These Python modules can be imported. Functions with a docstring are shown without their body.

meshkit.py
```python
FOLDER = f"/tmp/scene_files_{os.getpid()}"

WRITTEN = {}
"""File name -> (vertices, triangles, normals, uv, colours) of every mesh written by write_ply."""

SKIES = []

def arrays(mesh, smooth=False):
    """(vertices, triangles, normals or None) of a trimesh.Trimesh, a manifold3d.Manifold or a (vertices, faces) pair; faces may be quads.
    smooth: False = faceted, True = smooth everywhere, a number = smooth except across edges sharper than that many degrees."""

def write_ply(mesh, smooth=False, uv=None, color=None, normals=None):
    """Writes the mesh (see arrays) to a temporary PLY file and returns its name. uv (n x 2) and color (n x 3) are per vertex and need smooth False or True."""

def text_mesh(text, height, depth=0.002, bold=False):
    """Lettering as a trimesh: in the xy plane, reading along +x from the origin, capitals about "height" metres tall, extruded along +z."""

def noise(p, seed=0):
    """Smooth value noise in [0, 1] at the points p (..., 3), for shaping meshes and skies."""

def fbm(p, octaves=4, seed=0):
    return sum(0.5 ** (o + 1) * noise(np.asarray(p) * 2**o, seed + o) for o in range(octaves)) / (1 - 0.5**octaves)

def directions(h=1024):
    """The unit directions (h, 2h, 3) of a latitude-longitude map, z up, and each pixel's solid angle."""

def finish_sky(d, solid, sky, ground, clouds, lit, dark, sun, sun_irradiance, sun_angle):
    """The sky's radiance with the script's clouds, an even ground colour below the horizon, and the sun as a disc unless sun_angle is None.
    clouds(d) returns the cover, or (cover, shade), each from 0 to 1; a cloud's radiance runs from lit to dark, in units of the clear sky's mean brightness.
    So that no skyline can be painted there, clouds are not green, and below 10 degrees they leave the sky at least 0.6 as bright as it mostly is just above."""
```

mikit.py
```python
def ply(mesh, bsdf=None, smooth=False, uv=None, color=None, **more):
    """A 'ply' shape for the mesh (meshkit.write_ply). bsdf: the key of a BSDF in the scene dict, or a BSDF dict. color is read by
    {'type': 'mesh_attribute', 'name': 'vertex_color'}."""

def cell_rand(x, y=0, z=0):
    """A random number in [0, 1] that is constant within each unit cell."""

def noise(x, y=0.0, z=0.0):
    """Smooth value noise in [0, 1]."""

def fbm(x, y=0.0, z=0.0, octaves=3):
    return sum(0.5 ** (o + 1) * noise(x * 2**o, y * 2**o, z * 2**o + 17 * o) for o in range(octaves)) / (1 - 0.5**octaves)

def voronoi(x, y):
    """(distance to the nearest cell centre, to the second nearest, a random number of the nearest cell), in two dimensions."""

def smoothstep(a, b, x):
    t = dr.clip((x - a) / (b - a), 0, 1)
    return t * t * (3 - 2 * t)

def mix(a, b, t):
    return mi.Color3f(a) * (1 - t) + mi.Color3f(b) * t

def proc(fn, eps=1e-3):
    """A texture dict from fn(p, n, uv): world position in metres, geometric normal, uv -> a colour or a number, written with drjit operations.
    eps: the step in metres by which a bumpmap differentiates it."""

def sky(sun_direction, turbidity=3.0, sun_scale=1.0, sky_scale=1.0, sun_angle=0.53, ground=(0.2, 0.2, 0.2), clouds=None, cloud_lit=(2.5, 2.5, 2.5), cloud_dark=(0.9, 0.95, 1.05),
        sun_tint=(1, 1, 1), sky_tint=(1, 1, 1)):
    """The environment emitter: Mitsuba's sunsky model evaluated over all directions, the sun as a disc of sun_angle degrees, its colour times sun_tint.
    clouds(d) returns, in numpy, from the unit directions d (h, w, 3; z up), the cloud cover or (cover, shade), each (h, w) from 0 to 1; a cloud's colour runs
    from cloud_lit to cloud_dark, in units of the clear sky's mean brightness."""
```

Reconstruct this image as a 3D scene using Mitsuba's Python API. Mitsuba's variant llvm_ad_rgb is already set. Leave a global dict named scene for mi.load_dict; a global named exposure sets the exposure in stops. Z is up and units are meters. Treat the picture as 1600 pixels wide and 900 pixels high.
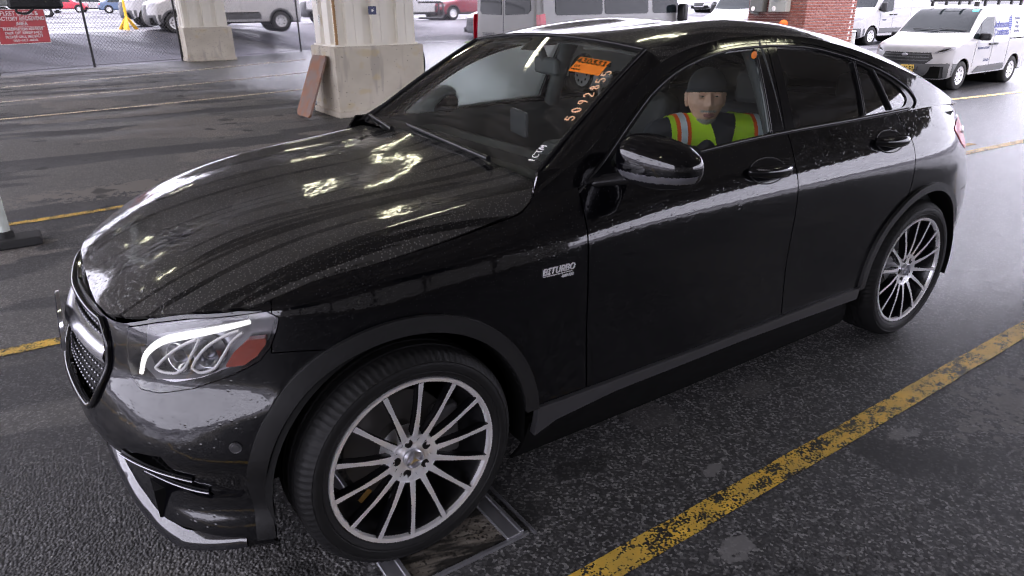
import math, random
import numpy as np, trimesh, shapely, manifold3d
import shapely.geometry as sg
import shapely.affinity as sa
from scipy.spatial import Delaunay
from scipy.interpolate import PchipInterpolator as PCH, CubicSpline as CS, RectBivariateSpline, RBFInterpolator
from scipy.ndimage import gaussian_filter
import mitsuba as mi, drjit as dr, mikit, meshkit
from mikit import noise, fbm, voronoi, cell_rand, smoothstep, mix, proc
random.seed(7); RNG = np.random.default_rng(7)
T = mi.ScalarTransform4f
scene, labels = {}, {}

# ------------------------------------------------------------------ camera, daylight, exposure
EYE = np.array([-0.756, -2.617, 1.684])
YAW, PITCH, ROLL = 0.584, 0.387, -0.011
FWD = np.array([math.sin(YAW)*math.cos(PITCH), math.cos(YAW)*math.cos(PITCH), -math.sin(PITCH)])
_r = np.array([math.cos(YAW), -math.sin(YAW), 0.0]); _u = np.cross(_r, FWD)
UP = -_r*math.sin(ROLL) + _u*math.cos(ROLL)
scene['camera'] = {'type': 'perspective', 'fov': math.degrees(2*math.atan(800/1083)), 'fov_axis': 'x', 'near_clip': 0.05, 'far_clip': 2000.0,
                   'to_world': T().look_at(origin=EYE.tolist(), target=(EYE+FWD).tolist(), up=UP.tolist())}
scene['sky_light'] = mikit.sky([-0.25, -0.45, 0.85], turbidity=4, sun_scale=0.12, sun_angle=25, ground=(0.16, 0.16, 0.17),
                               clouds=lambda d: (np.ones(d.shape[:2]), np.clip(meshkit.fbm(d*[2.2, 2.2, 5.0]+3, 3)*1.1-0.25, 0, 1)), cloud_lit=(2.38, 2.32, 2.72), cloud_dark=(1.85, 1.8, 2.15))
exposure = 4.0
# ------------------------------------------------------------------ helpers
def ref(k): return {'type': 'ref', 'id': k}
class M:
    """a bag of triangles with normals"""
    def __init__(s): s.v, s.f, s.n, s.k = [], [], [], 0
    def add(s, v, f, n):
        s.v.append(np.asarray(v, float)); s.f.append(np.asarray(f, int)+s.k); s.n.append(np.asarray(n, float)); s.k += len(v); return s
    def tm(s, mesh, smooth=30):
        v, f, n = meshkit.arrays(mesh, smooth if smooth is not False else 1e-3); return s.add(v, f, n)
    def arr(s): return np.vstack(s.v), np.vstack(s.f), np.vstack(s.n)
    def mirror(s):
        o = M()
        if s.k == 0: return o
        v, f, n = s.arr(); return o.add(v*[1, -1, 1], f[:, ::-1], n*[1, -1, 1])
    def xf(s, m):
        if s.k == 0: return s
        v, f, n = s.arr(); m = np.asarray(m, float); o = M(); nn = n@np.linalg.inv(m[:3, :3]); nn /= np.linalg.norm(nn, axis=1, keepdims=True)+1e-12
        if np.linalg.det(m[:3, :3]) < 0: f = f[:, ::-1]
        return o.add(v@m[:3, :3].T+m[:3, 3], f, nn)
    def __add__(s, b):
        o = M(); o.add(*s.arr()); o.add(*b.arr()); return o
_files = {}
def shape(m, bsdf, xf=None):
    """shape dict of a bag; the file of a bag is written once and shared by copies"""
    if id(m) not in _files:
        v, f, n = m.arr(); _files[id(m)] = (meshkit.write_ply((v, f), True, normals=n), m)
    d = {'type': 'ply', 'filename': _files[id(m)][0], 'face_normals': False, 'bsdf': ref('mat_'+bsdf)}
    if xf is not None: d['to_world'] = T(np.asarray(xf, float).tolist())
    return d
def numbered(k):
    if k not in _used: _used.add(k); return k
    i = 1
    while f'{k}_{i:03d}' in _used: i += 1
    _used.add(f'{k}_{i:03d}'); return f'{k}_{i:03d}'
_used = set()
def thing(name, label, cat, group=None):
    k = numbered(name); labels[k] = {'label': label, 'category': cat}
    if group: labels[k]['group'] = group
    return k
def part(parent, name, m, bsdf, xf=None, label=None, kind=None, **more):
    if m.k == 0: return parent
    k = numbered(parent+'__'+name); scene[k] = {**shape(m, bsdf, xf), **more}
    if label or kind: labels[k] = {a: b for a, b in (('label', label), ('kind', kind)) if b}
    return k
def single(name, m, bsdf, label, cat, group=None, xf=None, **more):
    k = thing(name, label, cat, group); scene[k] = {**shape(m, bsdf, xf), **more}; return k
def structure(name, m, bsdf, kind='structure', xf=None):
    k = numbered(name); scene[k] = shape(m, bsdf, xf); labels[k] = {'kind': kind, 'label': name.replace('_', ' ')}; return k
def mat4(loc=(0, 0, 0), rz=0, s=1.0):
    c, q = math.cos(rz)*s, math.sin(rz)*s; m = np.eye(4); m[:3, :3] = [[c, -q, 0], [q, c, 0], [0, 0, s]]; m[:3, 3] = loc; return m
def frame(o, x, y, z):
    m = np.eye(4); m[:3, 0], m[:3, 1], m[:3, 2], m[:3, 3] = x, y, z, o; return m
def unit(a): a = np.asarray(a, float); return a/(np.linalg.norm(a)+1e-12)
def rbox(size, r=0.01, c=(0, 0, 0), smooth=35):
    """a box with rounded edges"""
    s = np.asarray(size, float)/2; r = min(r, s.min()*0.98)
    ball = trimesh.creation.icosphere(1, r) if r > 0.03 else trimesh.creation.uv_sphere(r, count=[5, 8])
    pts = np.vstack([ball.vertices + np.array([a, b, d])*(s-r) for a in (-1, 1) for b in (-1, 1) for d in (-1, 1)])
    return M().tm(trimesh.convex.convex_hull(pts+c), smooth)
def box(size, c=(0, 0, 0)):
    b = trimesh.creation.box(size); b.apply_translation(c); return M().tm(b, 1)
def tube(p, r, sides=8, closed=False):
    """round bar along a polyline; r a number or one per point"""
    p = np.asarray(p, float); n = len(p); r = np.broadcast_to(r, (n,))
    t = (np.roll(p, -1, 0)-np.roll(p, 1, 0)) if closed else np.gradient(p, axis=0)
    t /= np.linalg.norm(t, axis=1, keepdims=True)+1e-12
    a = np.zeros_like(p); g = np.array([0, 0, 1.0]) if abs(t[0][2]) < .9 else np.array([1.0, 0, 0])
    for i in range(n):
        g = g - t[i]*(g@t[i]); g = unit(g); a[i] = g
    b = np.cross(t, a); an = np.arange(sides)*2*np.pi/sides
    nn = np.cos(an)[None, :, None]*a[:, None]+np.sin(an)[None, :, None]*b[:, None]
    v = p[:, None]+r[:, None, None]*nn
    m = n if closed else n-1
    i, j = np.meshgrid(np.arange(m), np.arange(sides), indexing='ij'); i2 = (i+1) % n
    q = np.stack([i*sides+j, i2*sides+j, i2*sides+(j+1) % sides, i*sides+(j+1) % sides], -1).reshape(-1, 4)
    f = np.vstack([q[:, [0, 2, 1]], q[:, [0, 3, 2]]]); V, N = v.reshape(-1, 3), nn.reshape(-1, 3); o = M().add(V, f, N)
    if not closed:
        for e, s in ((0, -1), (n-1, 1)):
            ring = v[e]; o.add(np.vstack([ring, p[e]]), [[k, (k+1) % sides, sides] if s > 0 else [(k+1) % sides, k, sides] for k in range(sides)], np.tile(t[e]*s, (sides+1, 1)))
    return o
def lathe(prof, n=48, axis='y'):
    """profile (r, h) revolved about the axis; normals per profile segment kept smooth below 40 degrees"""
    prof = np.asarray(prof, float); a = np.arange(n+1)*2*np.pi/n
    v = np.stack([prof[:, 0][None]*np.cos(a)[:, None], np.broadcast_to(prof[:, 1], (n+1, len(prof))), prof[:, 0][None]*np.sin(a)[:, None]], -1)
    k = len(prof); i, j = np.meshgrid(np.arange(n), np.arange(k-1), indexing='ij')
    q = np.stack([i*k+j, i*k+j+1, (i+1)*k+j+1, (i+1)*k+j], -1).reshape(-1, 4)
    f = np.vstack([q[:, [0, 1, 2]], q[:, [0, 2, 3]]]); tm = trimesh.Trimesh(v.reshape(-1, 3), f, process=True); tm.update_faces(tm.nondegenerate_faces())
    m = M().tm(tm, 40)
    if axis == 'z': m = m.xf(frame((0, 0, 0), (1, 0, 0), (0, 0, 1), (0, -1, 0)))
    return m
def grid(P, flip=False, closed_u=False):
    """a smooth sheet through a grid of points (nu, nv, 3)"""
    P = np.asarray(P, float); nu, nv = P.shape[:2]
    du, dv = np.gradient(P, axis=0), np.gradient(P, axis=1); n = np.cross(du, dv); L = np.linalg.norm(n, axis=-1, keepdims=True); n = np.where(L > 1e-12, n/np.maximum(L, 1e-12), [0, 0, 1.0])
    i, j = np.meshgrid(np.arange(nu-1), np.arange(nv-1), indexing='ij')
    q = np.stack([i*nv+j, (i+1)*nv+j, (i+1)*nv+j+1, i*nv+j+1], -1).reshape(-1, 4); f = np.vstack([q[:, [0, 1, 2]], q[:, [0, 2, 3]]])
    if flip: n, f = -n, f[:, ::-1]
    return M().add(P.reshape(-1, 3), f, n.reshape(-1, 3))
def dense(ring, h):
    p = np.asarray(ring, float); o = []
    for a, b in zip(p, np.roll(p, -1, 0)):
        k = max(1, int(math.ceil(np.linalg.norm(b-a)/h))); o.append(a+(b-a)*np.arange(k)[:, None]/k)
    return np.vstack(o)
def rounded(poly, r):
    return poly.buffer(-r, quad_segs=6).buffer(2*r, quad_segs=6).buffer(-r, quad_segs=6)
def sheet2d(poly, h):
    """triangulates a shapely polygon with points about h apart -> points, triangles, boundary loops (index arrays)"""
    poly = sg.polygon.orient(poly, 1.0)
    loops, pts = [], []
    k = 0
    for ring in [poly.exterior, *poly.interiors]:
        c = np.array(ring.coords)[:-1]; keep = np.linalg.norm(c-np.roll(c, 1, 0), axis=1) > 1e-5
        d = dense(c[keep], h); loops.append(np.arange(k, k+len(d))); k += len(d); pts.append(d)
    x0, y0, x1, y1 = poly.bounds
    gx, gy = np.meshgrid(np.arange(x0, x1+h, h), np.arange(y0, y1+h*.87, h*.87)); gx = gx+(np.arange(len(gx))[:, None] % 2)*h/2
    g = np.stack([gx.ravel(), gy.ravel()], 1)
    inner = poly.buffer(-.55*h)
    if not inner.is_empty:
        g = g[shapely.contains_xy(inner, g[:, 0], g[:, 1])]
        if len(g): pts.append(g)
    p = np.vstack(pts); t = Delaunay(p).simplices; c = p[t].mean(1)
    t = t[shapely.contains_xy(poly, c[:, 0], c[:, 1])]
    a, b, d = p[t[:, 0]], p[t[:, 1]], p[t[:, 2]]; ar = (b[:, 0]-a[:, 0])*(d[:, 1]-a[:, 1])-(b[:, 1]-a[:, 1])*(d[:, 0]-a[:, 0])
    t[ar < 0] = t[ar < 0][:, ::-1]; t = t[np.abs(ar) > 1e-10]
    return p, t, loops
def panel(poly, fn, h=0.03, off=0.0, flange=0.012, flip=False, e=2e-3):
    """the part of surface fn(a, b, off) inside poly, with a turned-in rim"""
    o = M()
    for pg in getattr(poly, 'geoms', [poly]):
        if pg.is_empty or pg.area < 1e-6: continue
        p, t, loops = sheet2d(pg, h)
        P = fn(p[:, 0], p[:, 1], off); n = np.cross(fn(p[:, 0]+e, p[:, 1], off)-fn(p[:, 0]-e, p[:, 1], off), fn(p[:, 0], p[:, 1]+e, off)-fn(p[:, 0], p[:, 1]-e, off))
        n /= np.linalg.norm(n, axis=1, keepdims=True)+1e-12
        if flip: n, t = -n, t[:, ::-1]
        o.add(P, t, n)
        if flange:
            for lp in loops:
                A, N = P[lp], n[lp]; B = A-N*flange; tg = np.roll(A, -1, 0)-np.roll(A, 1, 0); tg /= np.linalg.norm(tg, axis=1, keepdims=True)+1e-12
                out = np.cross(tg, N)*(-1 if flip else 1); k = len(lp); i = np.arange(k); j = (i+1) % k
                f = np.vstack([np.stack([i, i+k, j], 1), np.stack([j, i+k, j+k], 1)])
                o.add(np.vstack([A, B]), f if not flip else f[:, ::-1], np.vstack([out, out]))
    return o
def smooth_line(pts, n=60, k='pch'):
    p = np.asarray(pts, float); p = p[np.r_[True, np.linalg.norm(np.diff(p, axis=0), axis=1) > 1e-9]]; s = np.r_[0, np.cumsum(np.linalg.norm(np.diff(p, axis=0), axis=1))]
    return (CS(s, p) if k == 'cs' else PCH(s, p))(np.linspace(0, s[-1], n))
def extrude(poly, d, smooth=30, at=0.0):
    m = trimesh.util.concatenate([trimesh.creation.extrude_polygon(g, d, engine='earcut') for g in getattr(poly, 'geoms', [poly])]); m.apply_translation([0, 0, at]); return M().tm(m, smooth)
def text(s, h, depth=.002, bold=False, center=True):
    t = meshkit.text_mesh(s, h, depth, bold)
    if center: t.apply_translation([-(t.bounds[0][0]+t.bounds[1][0])/2, 0, 0])
    return M().tm(t, 20)
def blob(chains, refine=.02, it=12):
    """one continuous skin round bones: chains of ((x, y, z), r) joints; hulls of neighbouring spheres joined, refined and smoothed"""
    out = None
    for ch in chains:
        for (a, ra), (b, rb) in zip(ch, ch[1:]):
            s = [trimesh.creation.icosphere(2, r).vertices+np.asarray(c, float) for c, r in ((a, ra), (b, rb))]
            h = manifold3d.Manifold.hull_points(np.vstack(s)); out = h if out is None else out+h
    out = out.refine_to_length(refine); m = out.to_mesh(); tm = trimesh.Trimesh(m.vert_properties[:, :3], m.tri_verts, process=True)
    trimesh.smoothing.filter_taubin(tm, lamb=.5, nu=.53, iterations=it); return tm
# ------------------------------------------------------------------ materials
def prin(c, rough=.5, spec=.5, metal=0., **k):
    col = {'type': 'rgb', 'value': list(c)} if not isinstance(c, dict) else c
    return {'type': 'twosided', 'bsdf': {'type': 'principled', 'base_color': col, 'roughness': rough, 'specular': spec, 'metallic': metal, **k}}
def bump(b, fn, scale, eps=1e-3):
    inner = b['bsdf']; return {'type': 'twosided', 'bsdf': {'type': 'bumpmap', 'arbitrary': proc(fn, eps), 'scale': scale, 'bsdf': inner}}
def drops(x, y, s, fill):
    """height of raindrops of cell size s on a plane"""
    d1, d2, r = voronoi(x/s, y/s); return smoothstep(.36, .0, d1/(.35+.65*r))*dr.select(r > 1-fill, 1.0, 0.0)*(.4+.6*r)
def wet_height(p, n, uv):
    return drops(p.x, p.y, .017, .26)*.0014+drops(p.x+3.1, p.y+1.7, .0085, .40)*.0008
def side_height(p, n, uv):
    return drops(p.x, p.z, .013, .06)*.0005+drops(p.x+3.1, p.z, .008, .12)*.0003
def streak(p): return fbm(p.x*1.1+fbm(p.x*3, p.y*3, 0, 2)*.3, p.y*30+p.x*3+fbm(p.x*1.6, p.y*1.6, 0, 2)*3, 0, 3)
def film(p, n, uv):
    s = smoothstep(.37, .43, streak(p)+.05*noise(p.x*120, p.y*120, 0)); d, d2, r = voronoi(p.x/.008, p.y/.008); bead_glint = smoothstep(.38, .12, d)*smoothstep(.45, .75, r)
    return mix((.004, .004, .0045), (.034, .033, .031), s)+mi.Color3f(.085, .083, .080)*bead_glint*(.35+.65*s)  # pale dots in the colour stand in for the sparkle of raindrops
def bead_glints(p, n, uv):
    d, d2, r = voronoi(p.x/.009, p.z/.009); return mi.Color3f(.0014, .0014, .0022)+mi.Color3f(.022, .022, .024)*smoothstep(.30, .10, d)*smoothstep(.78, .95, r)*smoothstep(.70, 1.0, p.z)  # glint of drops on the sides, put into the colour as specks
scene['paint'] = bump(prin(proc(bead_glints), .04, .8), side_height, 1.0, 6e-4)
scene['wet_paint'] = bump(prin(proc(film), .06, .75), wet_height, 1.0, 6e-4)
scene['lip_paint'] = prin((.004, .004, .006), .05, 1.0, clearcoat=1., clearcoat_gloss=.97)
scene['lamp_silver'] = prin((.30, .30, .32), .25, metal=.6)
scene['gloss_black'] = prin((.005, .005, .006), .08, .6)
scene['satin_black'] = prin((.010, .010, .011), .32, .5)
scene['black_plastic'] = prin((.007, .007, .0075), .5, .3)
scene['grey_plastic'] = prin((.042, .042, .045), .42)
scene['arch_plastic'] = bump(prin((.0105, .0105, .011), .5, .4), lambda p, n, uv: noise(p.x*900, p.y*900, p.z*900)*.0004, 1.0, 5e-4)
scene['liner'] = prin((.0025, .0025, .0025), .8, .15)
scene['ink'] = prin((.004, .004, .004), .5, .3)
scene['chrome'] = prin((.75, .76, .80), .10, metal=1.)
scene['dark_chrome'] = prin((.10, .10, .11), .18, metal=1.)
scene['barrel_black'] = prin((.010, .010, .011), .25)
scene['silver'] = prin((.50, .50, .53), .25, metal=.8)
scene['machined'] = prin((.86, .86, .87), .28, metal=.55)
scene['badge_black'] = prin((.015, .015, .02), .08, .7)
scene['brake_steel'] = prin((.10, .095, .09), .42, metal=.6)
scene['caliper'] = prin((.14, .14, .145), .45, metal=.4)
scene['clear_glass'] = {'type': 'thindielectric', 'int_ior': 1.5, 'specular_transmittance': {'type': 'rgb', 'value': [.86, .91, .885]}}
scene['dark_glass'] = {'type': 'thindielectric', 'int_ior': 1.5, 'specular_transmittance': {'type': 'rgb', 'value': [.10, .105, .10]}}
scene['opaque_glass'] = prin((.006, .007, .007), .03, .7)
scene['lamp_glass'] = {'type': 'thindielectric', 'int_ior': 1.45}
scene['lamp_dark'] = prin((.05, .05, .055), .3, metal=.3)
scene['white_lens'] = prin((.50, .50, .50), .2)
scene['drl_lens'] = prin((.7, .7, .7), .2)
scene['amber_lens'] = prin((.20, .035, .020), .10, .8)
scene['red_lens'] = prin((.62, .018, .045), .08, .7)
scene['mirror_strip'] = prin((.12, .12, .13), .12, .8, metal=.2)
scene['mirror_glass'] = prin((.85, .87, .9), .02, metal=1.)
scene['tyre'] = bump(prin((.0075, .0075, .0078), .60, .3), lambda p, n, uv: noise(p.x*500, p.y*500, p.z*500)*.0006, 1.0, 6e-4)
scene['tyre_plain'] = prin((.014, .014, .014), .7, .3)
scene['cabin_dark'] = prin((.055, .060, .060), .55)
scene['cabin_black'] = prin((.025, .026, .027), .6)
scene['cabin_grey'] = prin((.20, .20, .19), .8)
scene['screen'] = prin((.05, .055, .06), .15, .6)
scene['yellow_paint'] = prin((.32, .18, .03), .5)
scene['skin'] = prin(proc(lambda p, n, uv: mix((.62, .40, .29), (.50, .29, .20), fbm(p.x*60, p.y*60, p.z*60, 3))), .5)
scene['lips'] = prin((.24, .10, .085), .45)
scene['eye_white'] = prin((.34, .31, .29), .25)
scene['dark_hair'] = prin((.02, .017, .015), .6)
scene['grey_beard'] = prin(proc(lambda p, n, uv: mix((.10, .09, .08), (.42, .40, .37), noise(p.x*300, p.y*300, p.z*120))), .8)
scene['dark_cloth'] = prin((.040, .042, .048), .85, .2)
scene['lime_cloth'] = prin((.60, .93, .04), .7, .3)
scene['orange_cloth'] = prin((.85, .14, .02), .7, .3)
scene['silver_cloth'] = prin((.62, .68, .70), .5, .5)
scene['van_white'] = prin((.34, .34, .352), .22, .5)
scene['van_grey'] = prin((.075, .077, .082), .5)
scene['van_grey_dark'] = prin((.022, .022, .024), .4)
scene['van_dark'] = prin((.045, .046, .05), .5)
scene['van_seam'] = prin((.16, .16, .18), .6)
scene['van_glass'] = prin((.010, .014, .016), .04, .28)
scene['van_blue'] = prin((.03, .045, .22), .5)
scene['veh_lamp'] = prin((.22, .22, .24), .08, .8, metal=.2)
scene['plate_yellow'] = prin((.72, .50, .12), .5)
scene['teal_paper'] = prin((.10, .55, .55), .5)
scene['wheel_cover'] = prin((.55, .55, .57), .35, metal=.3)
scene['wheel_steel'] = prin((.50, .50, .52), .4, metal=.4)
scene['maroon'] = prin((.14, .015, .025), .15, .6)
scene['car_red'] = prin((.42, .02, .04), .2, .6)
scene['car_blue'] = prin((.08, .12, .20), .2, .6)
scene['car_silver'] = prin((.40, .41, .43), .25, .6)
scene['car_black'] = prin((.012, .013, .016), .12, .6)
scene['van_pearl'] = prin((.34, .335, .325), .22, .5)
scene['dark_stud'] = prin((.30, .30, .32), .25, metal=.8)
scene['badge_silver'] = prin((.75, .75, .76), .3, metal=.3)
scene['fogged_glass'] = {'type': 'principledthin', 'base_color': {'type': 'rgb', 'value': [.80, .88, .85]}, 'roughness': .22, 'spec_trans': .80, 'diff_trans': 1.0, 'eta': 1.5}
def cover(x, y):
    """0 under the canopy, 1 where rain falls; drifts in at the edges"""
    w = (fbm(x*.5, y*.5, 0, 3)-.5)*3.0; near = smoothstep(-1.7, -.7, y+w*.2)
    return dr.clip(dr.maximum(dr.maximum(near*smoothstep(2.3, 4.2, x+w*.6), smoothstep(9.0, 12.0, x+w)*smoothstep(18.0, 12.0, y)), dr.maximum(smoothstep(6.0, 9.0, -x+w), smoothstep(23.6, 25.2, y+w*.3))), 0, 1)
def wet(x, y):
    c = cover(x, y); n1 = fbm(x*.9+3, y*.9, 0, 4)
    drag = smoothstep(.52, .62, fbm(x*.35+9, y*2.1+fbm(x*.8, y*.8, 0, 2), 0, 3))*.55      # water dragged in by tyres, along the lanes
    return dr.clip(c*smoothstep(.25, .55, n1+c*.3)+drag*smoothstep(5, 9, y)*.6, 0, 1)
def asphalt_c(p, n, uv):
    x, y = p.x, p.y; c = cover(x, y); v1, v2, vr = voronoi(x/.0085+.3*noise(x*40, y*40, 0), y/.0085); g = vr*vr*vr*.95+.30*noise(x*48, y*48, 0)+.12*noise(x*150, y*150, 0); m = fbm(x*1.3, y*1.3, 0, 4); pale_zone = dr.maximum(smoothstep(2.0, 5.0, y), .75*smoothstep(.3, -1.0, x)*smoothstep(-2.5, .3, y))*(1-c)  # mask: paler in the far lanes and at the near left
    base = mix((.010, .010, .0105), (.165, .162, .160), g*g*1.1+.14*m)
    lane = mix((.135, .128, .117), (.060, .058, .058), smoothstep(.50, .56, fbm(x*.33+9, y*2.0+fbm(x*.8, y*.8, 0, 2), 0, 3)))
    lane = mix(lane, mi.Color3f(.185, .168, .150), smoothstep(.60, .64, fbm(x*.8+40, y*1.6, 0, 4)))
    base = mix(base, lane*(.70+.7*g), pale_zone*.92)
    patch = smoothstep(.70, .73, fbm(x*1.7+21, y*2.3+7, 0, 5))
    base = mix(base, (.10, .096, .092), patch*.6*(1-c)*smoothstep(.3, .6, noise(x*60, y*60, 0)+.3))
    base = mix(base, (.050, .051, .056), c*.8); w = wet(x, y)
    def stain(cx, cy, rx, ry, e=.35): return smoothstep(1.0, 1.0-e, dr.sqrt(dr.square((x-cx)/rx)+dr.square((y-cy)/ry))+(fbm(x*7, y*7, 0, 4)-.5)*1.5+(fbm(x*34, y*34, 0, 4)-.5)*1.6)
    base = mix(base, (.150, .142, .130), dr.maximum(stain(2.66, -1.86, .50, .36, .12), stain(3.9, -2.3, .6, .3, .15))*(.45+.55*noise(x*70, y*70, 0)))      # worn pale patches beside the lane line
    base = mix(base, (.20, .195, .19), .75*dr.maximum(dr.maximum(stain(1.98, -1.47, .07, .035), stain(.86, -1.51, .10, .045)), stain(1.13, -1.19, .045, .025)))
    base = mix(base, (.190, .172, .150), stain(.2, 5.35, 1.3, .34, .12)*.9)
    spots = smoothstep(.74, .78, fbm(x*2.3+5, y*2.3+1, 0, 3)); base = mix(base, (.012, .012, .012), spots*.7*(1-c))
    return base*(1-.30*w)
def asphalt_r(p, n, uv): return dr.clip(.58-.48*wet(p.x, p.y)+.10*noise(p.x*90, p.y*90, 0), .08, .7)
def asphalt_h(p, n, uv):
    d, d2, r = voronoi(p.x/.011, p.y/.011); e, e2, q = voronoi(p.x/.024+5, p.y/.024)
    return (.0036*(.4+r)*smoothstep(.75, .0, d)+.0022*q*smoothstep(.8, .1, e))*(1-.45*wet(p.x, p.y))
scene['asphalt'] = bump(prin(proc(asphalt_c), proc(asphalt_r), .6), asphalt_h, 1.0, 1.5e-3)
def lot_c(p, n, uv):
    m = fbm(p.x*.25, p.y*.5, 0, 4); return mix((.050, .050, .057), (.130, .127, .146), smoothstep(.36, .60, .5*m+.5*fbm(p.x*.22+5, p.y*1.6, 0, 4)))
scene['lot_asphalt'] = bump(prin(proc(lot_c), proc(lambda p, n, uv: (.32+.30*smoothstep(.40, .55, fbm(p.x*.16, p.y*.9, 0, 4)))), .16), lambda p, n, uv: fbm(p.x*6, p.y*6, 0, 2)*.010, 1.0, 3e-2)
def worn(p):
    return smoothstep(.37, .50, fbm(p.x*16, p.y*26, 0, 4)*.46+noise(p.x*170, p.y*170, 0)*.36+fbm(p.x*2.6+4, p.y*6, 0, 2)*.16-.01)
scene['road_paint'] = bump(prin(proc(lambda p, n, uv: mix((.024, .023, .022), mix((.84, .52, .06), (.58, .38, .07), noise(p.x*8, p.y*8, 0)), worn(p))), .55), asphalt_h, .7, 1.5e-3)
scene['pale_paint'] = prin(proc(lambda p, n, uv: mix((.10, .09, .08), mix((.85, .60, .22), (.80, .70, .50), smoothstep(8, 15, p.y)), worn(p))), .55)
def concrete_c(p, n, uv):
    m = fbm(p.x*3, p.y*3, p.z*3, 4); s = fbm(p.x*9+p.y*9, 0, p.z*1.2, 3); base = mix((.42, .375, .295), (.60, .555, .46), m)
    base = mix(base, (.30, .27, .23), smoothstep(.55, .75, s)*.55); base = mix(base, (.48, .39, .21), smoothstep(.62, .74, fbm(p.x*4+7, p.y*4, p.z*5, 3))*.5)
    return mix(base, (.08, .07, .06), smoothstep(.86, .90, noise(p.x*38, p.y*38, p.z*38))*.6)
scene['concrete'] = bump(prin(proc(concrete_c), .85, .25), lambda p, n, uv: fbm(p.x*18, p.y*18, p.z*18, 4)*.010, 1.0, 4e-3)
scene['cladding'] = prin(proc(lambda p, n, uv: mix((.80, .765, .65), (.64, .60, .51), fbm(p.x*5+p.y*5, 0, p.z*.9, 3)*.6)), .45, .5)
scene['rust'] = bump(prin(proc(lambda p, n, uv: mix((.27, .13, .075), (.215, .155, .13), smoothstep(.35, .62, fbm(p.x*7, p.y*7, p.z*5, 4)))), .75, .3), lambda p, n, uv: fbm(p.x*60, p.y*60, p.z*60, 3)*.002, 1.0, 2e-3)
scene['rust_trim'] = prin((.36, .21, .09), .7)
scene['deck'] = prin(proc(lambda p, n, uv: mix((.69, .67, .63), (.57, .55, .51), fbm(p.x*.8, p.y*.8, 0, 3))), .6)
scene['beam'] = prin((.33, .32, .30), .6)
scene['tube_light'] = prin((.8, .8, .75), .3)
scene['white_enamel'] = prin((.72, .72, .70), .35)
scene['black_metal'] = prin((.015, .015, .016), .45)
scene['wire'] = prin((.16, .16, .18), .5)
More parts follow.
